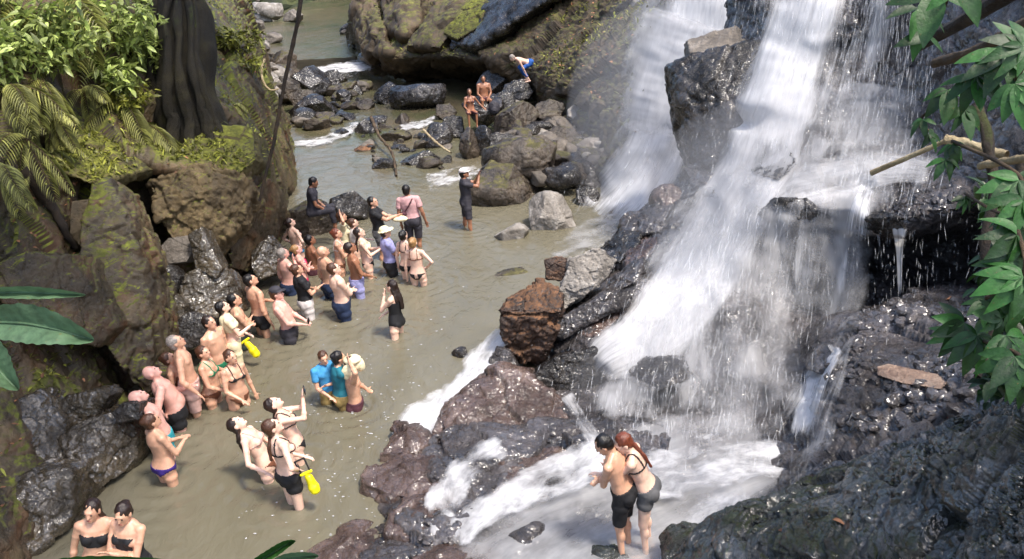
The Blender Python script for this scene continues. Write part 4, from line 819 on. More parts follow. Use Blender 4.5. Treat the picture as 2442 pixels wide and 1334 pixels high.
        g.cone(an+np.array([0, -.03, -.045]), an+np.array([s_*.01, .09, -.055]), .034, .032); g.cone(an+np.array([s_*.01, .09, -.06]), an+np.array([s_*.015, .16, -.068]), .034, .022)
        bones += [('thigh', hip, kn, .075), ('calf', kn, an, .05), ('foot', an, an+np.array([0, .12, -.05]), .04)]
    V0 = np.concatenate(g.V)*k
    V, Q = remesh(V0, g.F, vox, 2); N = vnormals(V, Q)
    # region of every vertex
    P = V/k; bd = []
    for nm, a, b, r in bones:
        ab_ = b-a; t = np.clip(((P-a) @ ab_)/(ab_ @ ab_), 0, 1); bd.append((nm, np.linalg.norm(P-(a+t[:, None]*ab_), axis=1)-r, t))
    TL = piv+(P-piv) @ Rt      # torso frame
    hd = np.linalg.norm(TL-hh((0, 0, 0)), axis=1)-.1
    td = np.linalg.norm((TL-np.array([0, 0, 1.]))*np.array([1, 1.2, 0]), axis=1)-.15; td = np.where((TL[:, 2] > 1.46) | (TL[:, 2] < .80), 1., td)
    names = ['torso', 'head']+[b[0] for b in bd]; DD = np.stack([td, hd]+[b[1] for b in bd], 1); reg = np.argmin(DD, 1)
    nmv = np.array(names)[reg]; tv = np.stack([0*td, 0*td]+[b[2] for b in bd], 1)[np.arange(len(P)), reg]
    x, y, z = TL.T; isT = nmv == 'torso'; ta = np.abs(x)
    def sel(kind):
        th = nmv == 'thigh'; ua = nmv == 'uarm'; low = isT | th
        zb = np.where(isT, z, P[:, 2])
        if kind == 'shorts': return (isT & (z < 1.0)) | (th & (tv < .88))
        if kind == 'trunks': return (isT & (z < .99)) | (th & (tv < .42))
        if kind == 'long': return (isT & (z < 1.0)) | th | ((nmv == 'calf') & (tv < .7))
        if kind == 'brief': return low & (zb < .955) & (zb > .765+.75*ta)
        if kind == 'string': return low & (zb < .955-.1*(ta < .03)) & (zb > .775+1.0*ta)
        if kind == 'band': return isT & (z > 1.17) & (z < 1.315)
        if kind == 'top': return isT & (((z > 1.235) & (z < 1.262)) | ((y > .03) & (z > 1.235) & (z < 1.31-.25*np.abs(ta-.075)*4) & (ta < .135)) | ((np.abs(ta-.075) < .012) & (z > 1.25)))
        if kind == 'onepiece': return (isT & (z < 1.32) & (z > .955)) | (low & (zb < .97) & (zb > .765+.75*ta))
        if kind == 'shirt': return (isT & (z > .90) & (z < 1.46)) | (ua & (tv < .62))
        if kind == 'sleeve': return (isT & (z > .90) & (z < 1.46)) | ua | ((nmv == 'farm') & (tv < .85))
        if kind == 'crop': return (isT & (z > 1.16) & (z < 1.46)) | (ua & (tv < .5))
        if kind == 'towel': return (isT & (z > 1.15)) & ((y < .0) | (ta > .1)) | (ua & (tv < .5))
    e = empty('person', root, label, 'person', group, -R(yaw))
    link('body', mesh_np('body', V, Q), M['sk_'+skin], e)
    NMS = dict(shorts='shorts', trunks='swim_trunks', long='trousers', brief='swim_briefs', string='bikini_bottom', band='bandeau_top', top='bikini_top', onepiece='swimsuit', shirt='shirt', sleeve='shirt', crop='crop_top', towel='towel')
    OFF = dict(shorts=.020, trunks=.014, long=.02, brief=.007, string=.007, band=.009, top=.008, onepiece=.008, shirt=.018, sleeve=.018, crop=.014, towel=.03)
    for kind, c in cloth:
        m = sel(kind); fm = m[Q].all(1); q = Q[fm]
        if len(q) < 4: continue
        u_, inv = np.unique(q, return_inverse=True); inv = inv.reshape(-1, 4); Vc = V[u_].copy(); Nc = N[u_]
        Vc = Vc+Nc*OFF[kind]*k
        if OFF[kind] > .012: Vc = Vc+Nc*(.006*fbm(Vc*14, 2, len(PEOPLE)))[:, None]
        nV = len(Vc); Vi = V[u_]-Nc*.002
        ed = {}
        for f in inv:
            for a_, b_ in zip(f, np.roll(f, -1)):
                key = (min(a_, b_), max(a_, b_)); ed.setdefault(key, []).append((a_, b_))
        rim = [(a_[0][1], a_[0][0], a_[0][0]+nV, a_[0][1]+nV) for a_ in ed.values() if len(a_) == 1]
        link(NMS[kind], mesh_np(NMS[kind], np.concatenate([Vc, Vi]), np.concatenate([inv, np.array(rim)]) if rim else inv), M['c_'+c], e)
    # hair
    T2 = lambda p: tt(hh(p))*k; RR = Rt @ Rh
    hs, hcn = hair
    if hs != 'bald':
        hg = Geo(); hg.ell(T2((0, -.022, .034)), np.array((.083, .096, .096))*k, RR); hg.ell(T2((0, -.045, -.01)), np.array((.078, .065, .085))*k, RR)
        if hs in ('long', 'tail', 'wet'):
            r0 = .062 if hs == 'long' else .032; pts = [T2((0, -.06, .0)), T2((0, -.085, -.08)), tt((0, -.125, 1.36))*k, tt((0, -.145, 1.20))*k]
            for q in range(3): hg.cone(pts[q], pts[q+1], r0*k*(1-.12*q), r0*k*(1-.12*(q+1)))
            if hs == 'long':
                for s_ in (-1, 1): hg.cone(T2((s_*.055, -.02, .0)), tt((s_*.085, -.09, 1.34))*k, .03*k, .034*k)
        if hs == 'bun': hg.ell(T2((0, -.095, .06)), (.042*k,)*3)
        Vh, Qh = remesh(np.concatenate(hg.V), hg.F, .012, 2); Nh = vnormals(Vh, Qh); Vh = Vh+Nh*(.009*fbm(Vh*np.array([55, 55, 14]), 3, 3)+.005*fbm(Vh*20, 2, 5))[:, None]
        hb = T2((0, 0, 0)); link('hair', mesh_np('hair', Vh, Qh), M['h_'+hcn], e)
    for s_ in (-1, 1):
        dv, fc = ico(2); link('eye', mesh_np('eye', (dv*np.array((.013, .007, .008))*k) @ RR.T+T2((s_*.031, .089, .012)), fc), M['eye'], e)
    link('mouth', mesh_np('mouth', (ico(2)[0]*np.array((.022, .007, .006))*k) @ RR.T+T2((0, .098, -.055)), ico(2)[1]), M['lip'], e)
    if hat:
        hg = Geo(); hg.ell(T2((0, -.01, .075)), np.array((.088, .10, .065))*k, RR)
        hg.ell(T2((0, .02, .045)), (np.array((.15, .17, .012)) if hat[0] == 'brim' else np.array((.09, .15, .012)))*k, RR)
        Vh, Qh = remesh(np.concatenate(hg.V), hg.F, .012, 1); link('hat', mesh_np('hat', Vh, Qh), M['c_'+hat[1]], e)
    rm = np.array(Matrix.Rotation(-R(yaw), 3, 'Z')); wp = lambda p: np.array(root)+rm @ (np.asarray(p)*k)
    PEOPLE.append(e); e_ = dict(e=e, hands=[wp(q) for q in hands], head=np.array(root)+rm @ T2((0, 0, 0)), wp=lambda p: np.array(root)+rm @ (tt(p)*k), top=np.array(root)+rm @ T2((0, 0, .12)), rm=rm, RR=rm @ RR)
    return e_
def phone(pr, label, i=None):
    p = pr['hands'][0] if i is not None else (pr['hands'][0]+pr['hands'][1])/2
    V = np.array([(a, b, c) for a in (-.075, .075) for b in (-.006, .006) for c in (-.038, .038)]); V = V @ rotm((1, 0, 0), 12).T
    V = V @ pr['rm'].T
    bm = bmesh.new(); vs = [bm.verts.new(v) for v in V]; bmesh.ops.convex_hull(bm, input=vs); bmesh.ops.bevel(bm, geom=bm.edges[:], offset=.004, segments=2, affect='EDGES')
    me = bpy.data.meshes.new('phone'); bm.to_mesh(me); bm.free(); p = p+pr['rm'] @ np.array([0, .03, .04])
    tag(link('phone', me, M['phone'], loc=p), label, 'phone')
def drybag(a, b, r, label):
    """rolled-top dry bag hanging from a to b"""
    g = Geo(); a = np.asarray(a); b = np.asarray(b); t = nrm(b-a); g.cone(a+t*.06, b, r*.8, r); g.ell(a+t*.2, (r, r, r))
    e = empty('dry_bag', b, label, 'dry bag'); V, Q = remesh(np.concatenate(g.V)-b, g.F, .014, 2); V = V+vnormals(V, Q)*(.012*fbm(V*9, 3, 4))[:, None]
    link('bag_body', mesh_np('bag_body', V, Q), M['plastic'], e)
    g = Geo(); u = nrm(np.cross(t, FWD)); g.cone(a-u*r*.9-b, a+u*r*.9-b, .022, .022); V, Q = remesh(np.concatenate(g.V), g.F, .01); link('rolled_top', mesh_np('rolled_top', V, Q), M['c_yellow'], e)
    g = Geo(); c = a-t*.02-b; pts = [c-u*r*.8, c-u*.06-t*.16, c+u*.06-t*.16, c+u*r*.8]
    for q in range(3): g.cone(pts[q], pts[q+1], .012, .012)
    V, Q = remesh(np.concatenate(g.V), g.F, .008); link('strap', mesh_np('strap', V, Q), M['c_black'], e)
p_ = person
# --- bottom left pair
p_('woman in a black bandeau swimsuit with dark wavy hair at the lower left corner', (222, 1190), (258, 1400), 1.68, 165, 'f', 'tan', ('long', 'dbrown'), [('band', 'black'), ('brief', 'black')], ('down', 'side'), -5, 15, .45, group=None, vox=.011)
p_('woman in black swimwear with folded arms at the lower left corner', (296, 1196), (338, 1410), 1.66, 195, 'f', 'tan', ('bun', 'dbrown'), [('onepiece', 'black'), ('trunks', 'black')], ('cross', 'cross'), -12, -10, .45, vox=.011)
# --- left row
p_('woman with brown bun in purple bikini bottoms with her back to the camera', (356, 985), (402, 1152), 1.66, 40, 'f', 'tan', ('bun', 'brown'), [('brief', 'purple')], ('front', 'front'), 15, 10, .5)
p_('bald man in turquoise shorts behind the woman in purple bikini bottoms', (335, 918), (400, 1085), 1.74, 60, 'm', 'pink', ('bald', ''), [('trunks', 'turq')], ('down', 'down'), 35, 10, .4, lean=-5)
p_('bald bearded man with a big belly and black shorts', (362, 862), (428, 1020), 1.76, 65, 'm', 'pink', ('bald', ''), [('trunks', 'black')], ('back', 'front'), 28, 10, 1.0, lean=-4)
p_('grey haired man in pale swim shorts leaning back with a lowered arm', (427, 795), (468, 985), 1.78, 75, 'm', 'tan', ('short', 'grey'), [('shorts', 'palef')], ('side', 'down'), 25, 0, .2, lean=-4)
p_('man in dark green swim briefs standing by the cliff facing the falls', (493, 752), (532, 905), 1.76, 110, 'm', 'tan', ('short', 'dbrown'), [('brief', 'green')], ('down', 'down'), 10, 0, .5)
p8 = p_('dark haired woman in a pale yellow vest carrying a yellow bag beside the cliff', (526, 716), (566, 875), 1.66, 60, 'f', 'fair', ('tail', 'black'), [('crop', 'cream'), ('shorts', 'cream')], ('front', 'low'), 20, 0, .3)
p_('woman in a brown bikini holding out her arm in the middle of the left row', (482, 825), (512, 965), 1.64, 95, 'f', 'tan', ('bun', 'brown'), [('brief', 'brownc'), ('top', 'green')], ('low', 'out'), 15, 10, .5)
p_('woman in a black bikini top with wet legs at the front of the left row', (546, 835), (572, 968), 1.66, 130, 'f', 'tan', ('bun', 'brown'), [('top', 'black'), ('string', 'brownc')], ('low', 'down'), 10, -10, .3)
p_('dark haired man in short black swim trunks with sunlit back', (594, 652), (628, 800), 1.76, 45, 'm', 'tan', ('short', 'black'), [('trunks', 'black')], ('down', 'cross'), 20, 25, .4)
p12 = p_('pink skinned man in dark grey shorts holding a phone low in both hands', (648, 682), (694, 812), 1.78, 85, 'm', 'pink', ('short', 'brown'), [('shorts', 'darkg')], ('low', 'low'), -5, 0, .6, hat=('cap', 'darkg'))
phone(p12, 'dark phone held by the pink skinned man in grey shorts')
p_('brown haired woman in a black shirt and white shorts standing in the pool', (702, 628), (735, 758), 1.66, 60, 'f', 'tan', ('bun', 'brown'), [('shorts', 'white'), ('shirt', 'black')], ('front', 'cross'), 12, 0, .3)
p_('sunburnt man with bare pink back at the far left of the crowd', (674, 590), (692, 700), 1.74, 50, 'm', 'pink', ('short', 'grey'), [('trunks', 'navy')], ('chin', 'down'), 20, 0, .6)
p_('woman with fair hair in a hot pink bikini top behind the sunburnt man', (706, 582), (724, 676), 1.62, 70, 'f', 'pink', ('bun', 'blond'), [('band', 'hot'), ('brief', 'hot')], ('cross', 'cross'), 20)
p_('dark haired woman with a hand on her hip below the wet grey boulder', (690, 518), (712, 612), 1.66, 40, 'f', 'fair', ('bun', 'dbrown'), [('brief', 'aqua')], ('hips', 'hips'), 22, 20, .2)
p_('heavy man in long navy swim shorts seen from behind', (793, 625), (820, 762), 1.78, 60, 'm', 'fair', ('short', 'brown'), [('shorts', 'navy')], ('cross', 'cross'), 18, 10, .8)
p_('bald man hidden behind the heavy man in navy shorts', (768, 585), (792, 712), 1.78, 50, 'm', 'tan', ('bald', ''), [('shorts', 'navy')], ('cross', 'down'), 22, 10, .5)
p_('tanned man in light lavender shorts standing in the crowd', (832, 576), (856, 705), 1.76, 70, 'm', 'brown', ('short', 'dbrown'), [('shorts', 'lav')], ('low', 'down'), 18, 0, .1)
p_('slim woman with dark ponytail, pale top and black bikini bottoms', (850, 540), (882, 660), 1.68, 80, 'f', 'fair', ('tail', 'dbrown'), [('string', 'black'), ('top', 'cream')], ('front', 'front'), 12)
p21 = p_('person in a cream shirt shading the face at the back of the crowd', (812, 505), (826, 612), 1.70, 75, 'f', 'tan', ('short', 'brown'), [('shirt', 'cream'), ('shorts', 'cream')], ('head', 'cross'), 10)
p_('woman with folded arms between the bald man and the tanned man in lavender shorts', (802, 545), (815, 655), 1.66, 85, 'f', 'tan', ('bun', 'auburn'), [('top', 'white'), ('brief', 'brownc')], ('cross', 'cross'), 15)
p_('person in a pale top beside the person shading the face', (842, 520), (850, 612), 1.66, 70, 'f', 'fair', ('bun', 'brown'), [('crop', 'white')], ('cross', 'front'), 20)
d = depth(Z(800, 600, .55))
p23 = p_('man in a black shirt sitting on the wet grey boulder looking at a phone', root=D(748, 515, depth(Z(748, 600, 0))+.05)+np.array([0, 0, -.80]), H=1.7, yaw=80, sex='m', skin='brown', hair=('short', 'black'), cloth=[('long', 'darkg'), ('shirt', 'darkg')], arms=('low', 'low'), look=-15, lean=5, legs='sit', side=0)
phone(p23, 'small phone in the hands of the man sitting on the wet grey boulder')
p24 = p_('man in a black t-shirt with both forearms stretched out in front of his chest', (880, 468), (912, 615), 1.72, 85, 'm', 'tan', ('short', 'black'), [('shirt', 'black'), ('shorts', 'grey')], (((.02, .42, 1.2), (.5, 0, -1)), ((.02, .42, 1.16), (.5, 0, -1))), 5, 20, .4)
p25 = p_('man in a lavender and black wetsuit shirt with a wide cream hat', (914, 540), (935, 655), 1.76, 70, 'm', 'tan', ('short', 'dbrown'), [('long', 'black'), ('shirt', 'lav')], ('cross', 'cross'), 5, 0, .4, hat=('brim', 'cream'))
p26 = p_('man in a pink t-shirt with a dark strap across his back', (962, 440), (990, 590), 1.78, 10, 'm', 'brown', ('short', 'black'), [('shorts', 'darkg'), ('shirt', 'pinkshirt')], ('down', 'down'), 0, 0, .3)
p_('dark haired woman squeezed in left of the woman in a tiny black bikini', (960, 548), (976, 668), 1.64, 30, 'f', 'fair', ('bun', 'black'), [('top', 'black'), ('brief', 'black')], ('cross', 'down'), 15)
p_('woman in a tiny black bikini, back turned, at the right end of the crowd', (982, 565), (1000, 680), 1.66, 15, 'f', 'fair', ('bun', 'blond'), [('top', 'brownc'), ('string', 'black')], ('hips', 'down'), 10)
p29 = p_('man in a white and navy shirt with a white cap filming with raised arms', (1104, 402), (1116, 545), 1.72, 80, 'm', 'brown', ('short', 'black'), [('shorts', 'darkg'), ('shirt', 'darkg'), ('crop', 'white')], ('phone', 'phone'), 8, 0, .2, hat=('cap', 'white'), legs='wide')
phone(p29, 'phone held up by the man in the white cap')
# seated couple far away
dd = depth(Z(1150, 300, .45))
p_('sitting woman at the left of the couple on the far block', root=D(1122, 262, dd)+np.array([0, 0, -.95]), H=1.66, yaw=170, sex='f', skin='brown', hair=('short', 'brown'), cloth=[('top', 'maroon'), ('brief', 'maroon')], arms=('low', 'out'), look=5, legs='sit', side=0, vox=.018)
p30 = p_('sitting man at the right of the couple on the far block', root=D(1155, 236, dd+.5)+np.array([0, 0, -.95]), H=1.76, yaw=170, sex='m', skin='brown', hair=('short', 'dbrown'), cloth=[('trunks', 'maroon')], arms=('low', 'low'), look=5, legs='sit', side=0, vox=.018)
p_('man in blue shorts crouching over on the rocks below the earth slope', root=D(1262, 150, hit(bs, 1262, 150)-1.3)+np.array([0, 0, -.95]), H=1.74, yaw=-100, sex='m', skin='fair', hair=('short', 'grey'), cloth=[('long', 'blue')], arms=(((.15, .35, 1.0), (1, 0, 0)), ((.15, .42, .95), (1, 0, 0))), look=20, lean=72, legs=([(.12, .34, .78), (.12, .1, .36)], [(.12, .30, .74), (.12, .05, .34)]), side=0, vox=.018)
p_('man with dark hair half hidden between the two groups by the cliff', (556, 700), (580, 828), 1.74, 70, 'm', 'tan', ('short', 'black'), [('trunks', 'dgreen')], ('cross', 'cross'), 15, 0, .3)
p_('woman with brown bun behind the bald man with a big belly', (398, 838), (440, 975), 1.62, 80, 'f', 'tan', ('bun', 'brown'), [('band', 'brownc'), ('brief', 'brownc')], ('down', 'cross'), 20, 0, .2)
p_('shirtless man with dark hair at the back left of the crowd', (738, 560), (748, 650), 1.72, 60, 'm', 'brown', ('short', 'black'), [('trunks', 'maroon')], ('cross', 'down'), 15, 0, .2)
# right side of the pool
p_('woman in a black swimsuit with long dark hair wading alone with lowered hands', (936, 668), (948, 800), 1.66, -70, 'f', 'fair', ('long', 'dbrown'), [('onepiece', 'black')], ('low', 'chin'), -5, 0, .0, legs='wide')
p33 = p_('child in a bright blue shirt on the left of the group of three', (766, 836), (792, 958), 1.50, 150, 'm', 'tan', ('short', 'brown'), [('long', 'camo'), ('shirt', 'aqua')], ('low', 'cross'), -5)
p_('person in a teal shirt with dark hair in the middle of the group of three', (802, 838), (818, 966), 1.62, 60, 'f', 'tan', ('bun', 'black'), [('long', 'camo'), ('shirt', 'teal')], ('hug', 'cross'), 0, 0, .1)
p35 = p_('man in maroon shorts with a white towel over his head', (832, 850), (846, 968), 1.70, 70, 'm', 'tan', ('short', 'brown'), [('shorts', 'maroon')], ('head', 'cross'), -5, 0, .1)
# near trio
p36 = p_('dark haired woman holding up a small camera above the yellow bag', (656, 936), (712, 1095), 1.66, 75, 'f', 'fair', ('tail', 'dbrown'), [('top', 'black'), ('string', 'black')], ('phone', 'phone'), 35, 0, .1, lean=-4)
phone(p36, 'small black camera raised by the dark haired woman')
p_('woman with long wet hair and brown bikini bottoms leaning back to look up', (568, 978), (642, 1140), 1.68, 85, 'f', 'fair', ('long', 'dbrown'), [('string', 'brownc'), ('top', 'palef')], ('out', 'low'), 35, 0, .1, lean=-6)
p38 = p_('woman in black bikini top and black shorts nearest in the middle of the pool', (640, 995), (702, 1208), 1.70, 50, 'f', 'fair', ('tail', 'brown'), [('top', 'black'), ('trunks', 'black'), ('string', 'white')], ('hips', 'low'), 20, 15, .25, vox=.011)
# embracing pair below the falls
zf = .40
gm = Z(1488, 1330, zf-.25); gw = Z(1540, 1322, zf-.25)
def couple(lbl, g, h, **kw):
    lo_, hi_ = 1.2, 2.2
    for _ in range(30):
        m_ = (lo_+hi_)/2
        if pix(g+np.array([0, 0, m_]))[1] < h[1]: hi_ = m_
        else: lo_ = m_
    px = pix(g+np.array([0, 0, m_]))[0]; s_ = math.degrees(math.atan2((h[0]-px)*depth(g)/F, m_*.5))
    return person(lbl, root=g, H=m_, side=max(-22, min(22, s_)), **kw)
pm = couple('dark haired man in knee length black shorts embracing a woman under the falls', gm, (1440, 1026), yaw=-62, sex='m', skin='tan', hair=('short', 'black'), cloth=[('shorts', 'black')], arms=('cross', 'cross'), look=-25, turn=-20, fat=.15, vox=.0095)
pw = couple('red haired woman in dark grey shorts leaning on the man under the falls', gw, (1478, 1020), yaw=-72, sex='f', skin='fair', hair=('wet', 'auburn'), cloth=[('top', 'black'), ('trunks', 'grey')], arms=('cross', ((.02, .46, 1.22), (.5, -.3, -1))), look=-12, turn=-25, fat=.05, vox=.0095)
print('COUPLE', pm['e'].location, pw['e'].location)
# things they carry
drybag(p8['wp']((.12, .18, .95)), p8['wp']((.20, .28, .70)), .07, 'bright yellow dry bag hanging from the woman in the pale yellow vest')
drybag(p38['wp']((.24, .12, .96)), p38['wp']((.30, .14, .74)), .066, 'bright yellow dry bag at the hip of the woman in the black bikini top')
def cloth_blob(name, label, cat, c, r, mat, rot=None, seed=0, parts=()):
    g = Geo(); g.ell((0, 0, 0), r, rot)
    for q, rr in parts: g.ell(q, rr, rot)
    V, Q = remesh(np.concatenate(g.V), g.F, .014, 1); N_ = vnormals(V, Q); V = V+N_*(.014*fbm(V*9, 3, seed)+.008*facet(V*8, seed))[:, None]
    return tag(link(name, mesh_np(name, V, Q), M[mat], loc=c), label, cat)
t_ = p35['top']; cloth_blob('towel', 'white towel draped over the head of the man in maroon shorts', 'towel', t_-np.array([0, 0, .05]), (.13, .13, .05), 'c_cream', None, 3, [((0, .0, -.08), (.13, .09, .10)), ((.1, .05, -.12), (.07, .09, .10)), ((-.06, -.1, -.16), (.10, .05, .12))])
cloth_blob('bag', 'grey bag on the hands of the man in the black t-shirt', 'bag', (p24['hands'][0]+p24['hands'][1])/2+np.array([0, 0, -.07]), (.17, .12, .06), 'c_cream', None, 4)
cloth_blob('backpack', 'dark backpack on the far block right of the sitting man', 'backpack', D(1178, 258, dd-.1), (.20, .16, .26), 'c_darkg', None, 5, [((0, -.12, -.06), (.12, .1, .14))])
g = Geo(); a = p26['wp']((.13, -.13, 1.42)); b = p26['wp']((-.12, -.145, 1.12)); o_ = b
g.cone(a-o_, p26['wp']((.02, -.15, 1.27))-o_, .017, .017); g.cone(p26['wp']((.02, -.15, 1.27))-o_, b-o_, .017, .017); g.ell((0, 0, 0), (.07, .05, .06))
V, Q = remesh(np.concatenate(g.V), g.F, .01, 1); tag(link('sling_bag', mesh_np('sling_bag', V, Q), M['c_maroon'], loc=o_), 'small dark sling bag across the back of the man in the pink t-shirt', 'bag')

# rings in the water round the bathers
po = bpy.data.objects['pool_water']; Vp, _ = get_np(po.data); Vp = Vp.copy(); add = np.zeros(len(Vp))
for e in PEOPLE:
    x, y, z = e.location
    if z > -.05 or y > 24: continue
    r_ = np.hypot(Vp[:, 0]-x, Vp[:, 1]-y); m = r_ < 2.2; ph = (len(e.name)*7+int(x*40)) % 17/3.
    add[m] += .018*np.cos(r_[m]*2*np.pi/.26-ph)*np.exp(-r_[m]/.55)
Vp[:, 2] += add.astype(np.float32); po.data.vertices.foreach_set('co', Vp.ravel()); po.data.update()
# ---------------------------------------------------------------- plants
def leafmat(name, c, trans=.35, rough=.35, var=.35):
    n = NT(name); gm_ = n.n('ShaderNodeNewGeometry'); rnd = gm_.outputs['Random Per Island']
    cc = n.ramp(rnd, [(0, S([x*(1-var) for x in c])), (.6, S(c)), (1, S([min(255, x*(1+var)) for x in c]))])
    tc = n.n('ShaderNodeTexCoord').outputs['Object']; st = n.ramp(n.noise(tc, 22, 6, .7), [(.3, G1(.6)), (.6, G1(1.12))]); cc = n.mix(1., cc, st, 'MULTIPLY')
    sp = n.ramp(n.noise(tc, 60, 3, .6), [(.66, G1(0)), (.72, G1(.7))]); cc = n.mix(sp, cc, S((112, 96, 50)))
    n.l(n.bump(n.noise(tc, 30, 4), .5, .01), n.b.inputs['Normal'])
    n.l(cc, n.b.inputs['Base Color']); n.b.inputs['Roughness'].default_value = rough
    tl = n.n('ShaderNodeBsdfTranslucent'); n.l(cc, tl.inputs[0]); mx = n.n('ShaderNodeMixShader'); mx.inputs[0].default_value = trans
    n.l(n.b.outputs[0], mx.inputs[1]); n.l(tl.outputs[0], mx.inputs[2]); n.l(mx.outputs[0], n.out.inputs[0]); return n.m
M['lf_bright'] = leafmat('bright_shrub_leaves', (156, 170, 96)); M['lf_yel'] = leafmat('yellow_green_fronds', (150, 150, 84), .3, .5)
M['lf_vine'] = leafmat('vine_leaves', (44, 84, 34), .25, .5, .4); M['lf_big'] = leafmat('big_pale_green_leaf', (84, 112, 82), .25, .55, .1); M['lf_dark'] = leafmat('dark_green_leaves', (40, 66, 26), .25, .4)
M['lf_olive'] = leafmat('olive_ground_leaves', (122, 124, 52), .3, .5, .45); M['lf_dead'] = leafmat('dead_leaves', (140, 98, 70), .2, .7, .4)
M['bark'] = rockmat('bark', S((40, 30, 20)), S((84, 66, 44)), S((122, 100, 72)), (.6, .9), scale=4); M['palewood'] = rockmat('pale_wood', S((150, 130, 96)), S((188, 168, 130)), S((214, 198, 160)), (.5, .8), scale=4)
M['plankwood'] = rockmat('plank_wood', S((120, 94, 80)), S((164, 138, 120)), S((200, 178, 160)), (.4, .7), scale=4); M['trunkbark'] = rockmat('mossy_trunk_bark', S((22, 19, 11)), S((44, 38, 22)), S((66, 60, 34)), (.7, .95), scale=3, moss=.3, mosscol=(64, 72, 28), bump=2.); M['darkwood'] = rockmat('dark_wood', S((24, 18, 14)), S((50, 38, 26)), S((80, 64, 44)), (.6, .9), scale=4, moss=.2)
def leaf_geo(L, Wd, fold=.18, curl=.15, n=5):
    """pointed leaf along +y"""
    V = []; t = np.linspace(0, 1, n+1); wd = Wd*.5*np.sin(np.pi*t**.75)**.85; wd[0] = wd[-1] = 0
    for q, w_ in zip(t, wd):
        z0 = -curl*L*q*q
        V += [(-w_, q*L, z0+w_*fold*2), (0, q*L, z0), (w_, q*L, z0+w_*fold*2)]
    Fc = []
    for k in range(n):
        a = k*3; Fc += [(a, a+1, a+4, a+3), (a+1, a+2, a+5, a+4)]
    return np.array(V), np.array(Fc)
def frame(d, up=(0, 0, 1), roll=0.):
    y = nrm(d); x = nrm(np.cross(y, up)); z = np.cross(x, y); m = np.stack([x, y, z], 1); return m @ rotm((0, 1, 0), math.degrees(roll))
class Leaves:
    def __init__(s): s.V = []; s.F = []; s.n = 0
    def add(s, geo, m, p):
        V, Fc = geo; s.V.append(V @ m.T+p); s.F.append(Fc+s.n); s.n += len(V)
    def mesh(s, nm): return mesh_np(nm, np.concatenate(s.V), np.concatenate(s.F))
def stick(pts, r0, r1, mat, name, parent=None, seg=9, jit=0., res=30):
    P = cr(np.array(pts, float), np.linspace(0, len(pts)-1, res)); rr = np.linspace(r0, r1, res); T = np.gradient(P, axis=0); V = []
    for k in range(res):
        t = nrm(T[k]); u = nrm(np.cross(t, [.3, .5, .81])); v = np.cross(t, u); ph = np.linspace(0, 2*np.pi, seg, endpoint=False)
        V.append(P[k]+(np.cos(ph)[:, None]*u+np.sin(ph)[:, None]*v)*rr[k])
    V = np.concatenate(V); V = V+(fbm(V*6/max(r0*12, .3), 3, 2)*jit*r0)[:, None]*np.array([[1, .3, .6]])
    Fc = [(k*seg+j, k*seg+(j+1) % seg, (k+1)*seg+(j+1) % seg, (k+1)*seg+j) for k in range(res-1) for j in range(seg)]
    return link(name, mesh_np(name, V, Fc), M[mat], parent)
rs = np.random.RandomState(11)
def shrub(label, c, rad, n, mat, ls=(.16, .07), cat='shrub', name='shrub', seed=1, hang=.3, stems=6, group=None, clump=14):
    rs = np.random.RandomState(seed); c = np.asarray(c); e = empty(name, c-np.array([0, 0, rad[2]*.8]), label, cat, group); L = Leaves(); gs = [leaf_geo(ls[0]*q, ls[1]*q) for q in (.7, 1, 1.3)]
    b0 = np.array([0, 0, 0.])
    cl_ = rs.normal(size=(clump, 3)); cl_ = cl_/np.linalg.norm(cl_, axis=1, keepdims=True)*rs.uniform(.35, 1, (clump, 1))*np.array(rad); cl_[:, 2] += rad[2]*.8
    for k in range(n):
        q = cl_[rs.randint(clump)]+rs.normal(size=3)*np.array(rad)*.22; d = nrm(rs.normal(size=3)+np.array([0, -.4, -hang])); 
        for s_ in range(3):
            L.add(gs[rs.randint(3)], frame(nrm(d+rs.normal(size=3)*.5), roll=rs.uniform(-.8, .8)), q+d*.05*s_)
    link('foliage', L.mesh('foliage'), M[mat], e)
    for k in range(stems):
        q = cl_[k % clump]; o = stick([b0, b0*.5+q*.5+rs.normal(size=3)*.08, q], .025, .008, 'bark', 'stem', e, 6, res=10)
    return e
def frond(L, base, d, length, nl, ll, droop=.5, lw=.025, up=(0, 0, 1)):
    d = nrm(d); side = nrm(np.cross(d, up)); p = np.array(base, float); g = leaf_geo(1, 1, .1, .2, 3); st = []
    for k in range(nl):
        t = k/(nl-1); dd_ = nrm(d+np.array([0, 0, -droop*t*1.6])); p = p+dd_*length/nl; st.append(p.copy()); l = ll*(math.sin(math.pi*(.12+.85*t))**.7)
        for s_ in (-1, 1):
            m = frame(nrm(side*s_+dd_*.8+np.array([0, 0, -.35]))); gg = (g[0]*np.array([lw, l, l]), g[1]); L.add(gg, m, p)
    return st
def palm(label, base, dirs, length, ll, mat='lf_yel', name='fern', cat='fern', nl=19, droop=.5, lw=.022, group=None):
    e = empty(name, base, label, cat, group); L = Leaves()
    for d in dirs:
        ln = length*rs.uniform(.75, 1.15); st = frond(L, (0, 0, 0), d, ln, nl, ll, droop*rs.uniform(.7, 1.4), lw)
        stick([(0, 0, 0)]+[st[k] for k in range(3, nl, 6)], .012, .004, 'bark', 'frond_stem', e, 5, res=8)
    link('fronds', L.mesh('fronds'), M[mat], e); return e
bl = bvh_of([cl]); bfg = bvh_of([fg]); bwf = bw
def onrock(b, px, py, lift=.0, dflt=13.):
    d = hit(b, px, py); return D(px, py, (d if d else dflt)-lift)
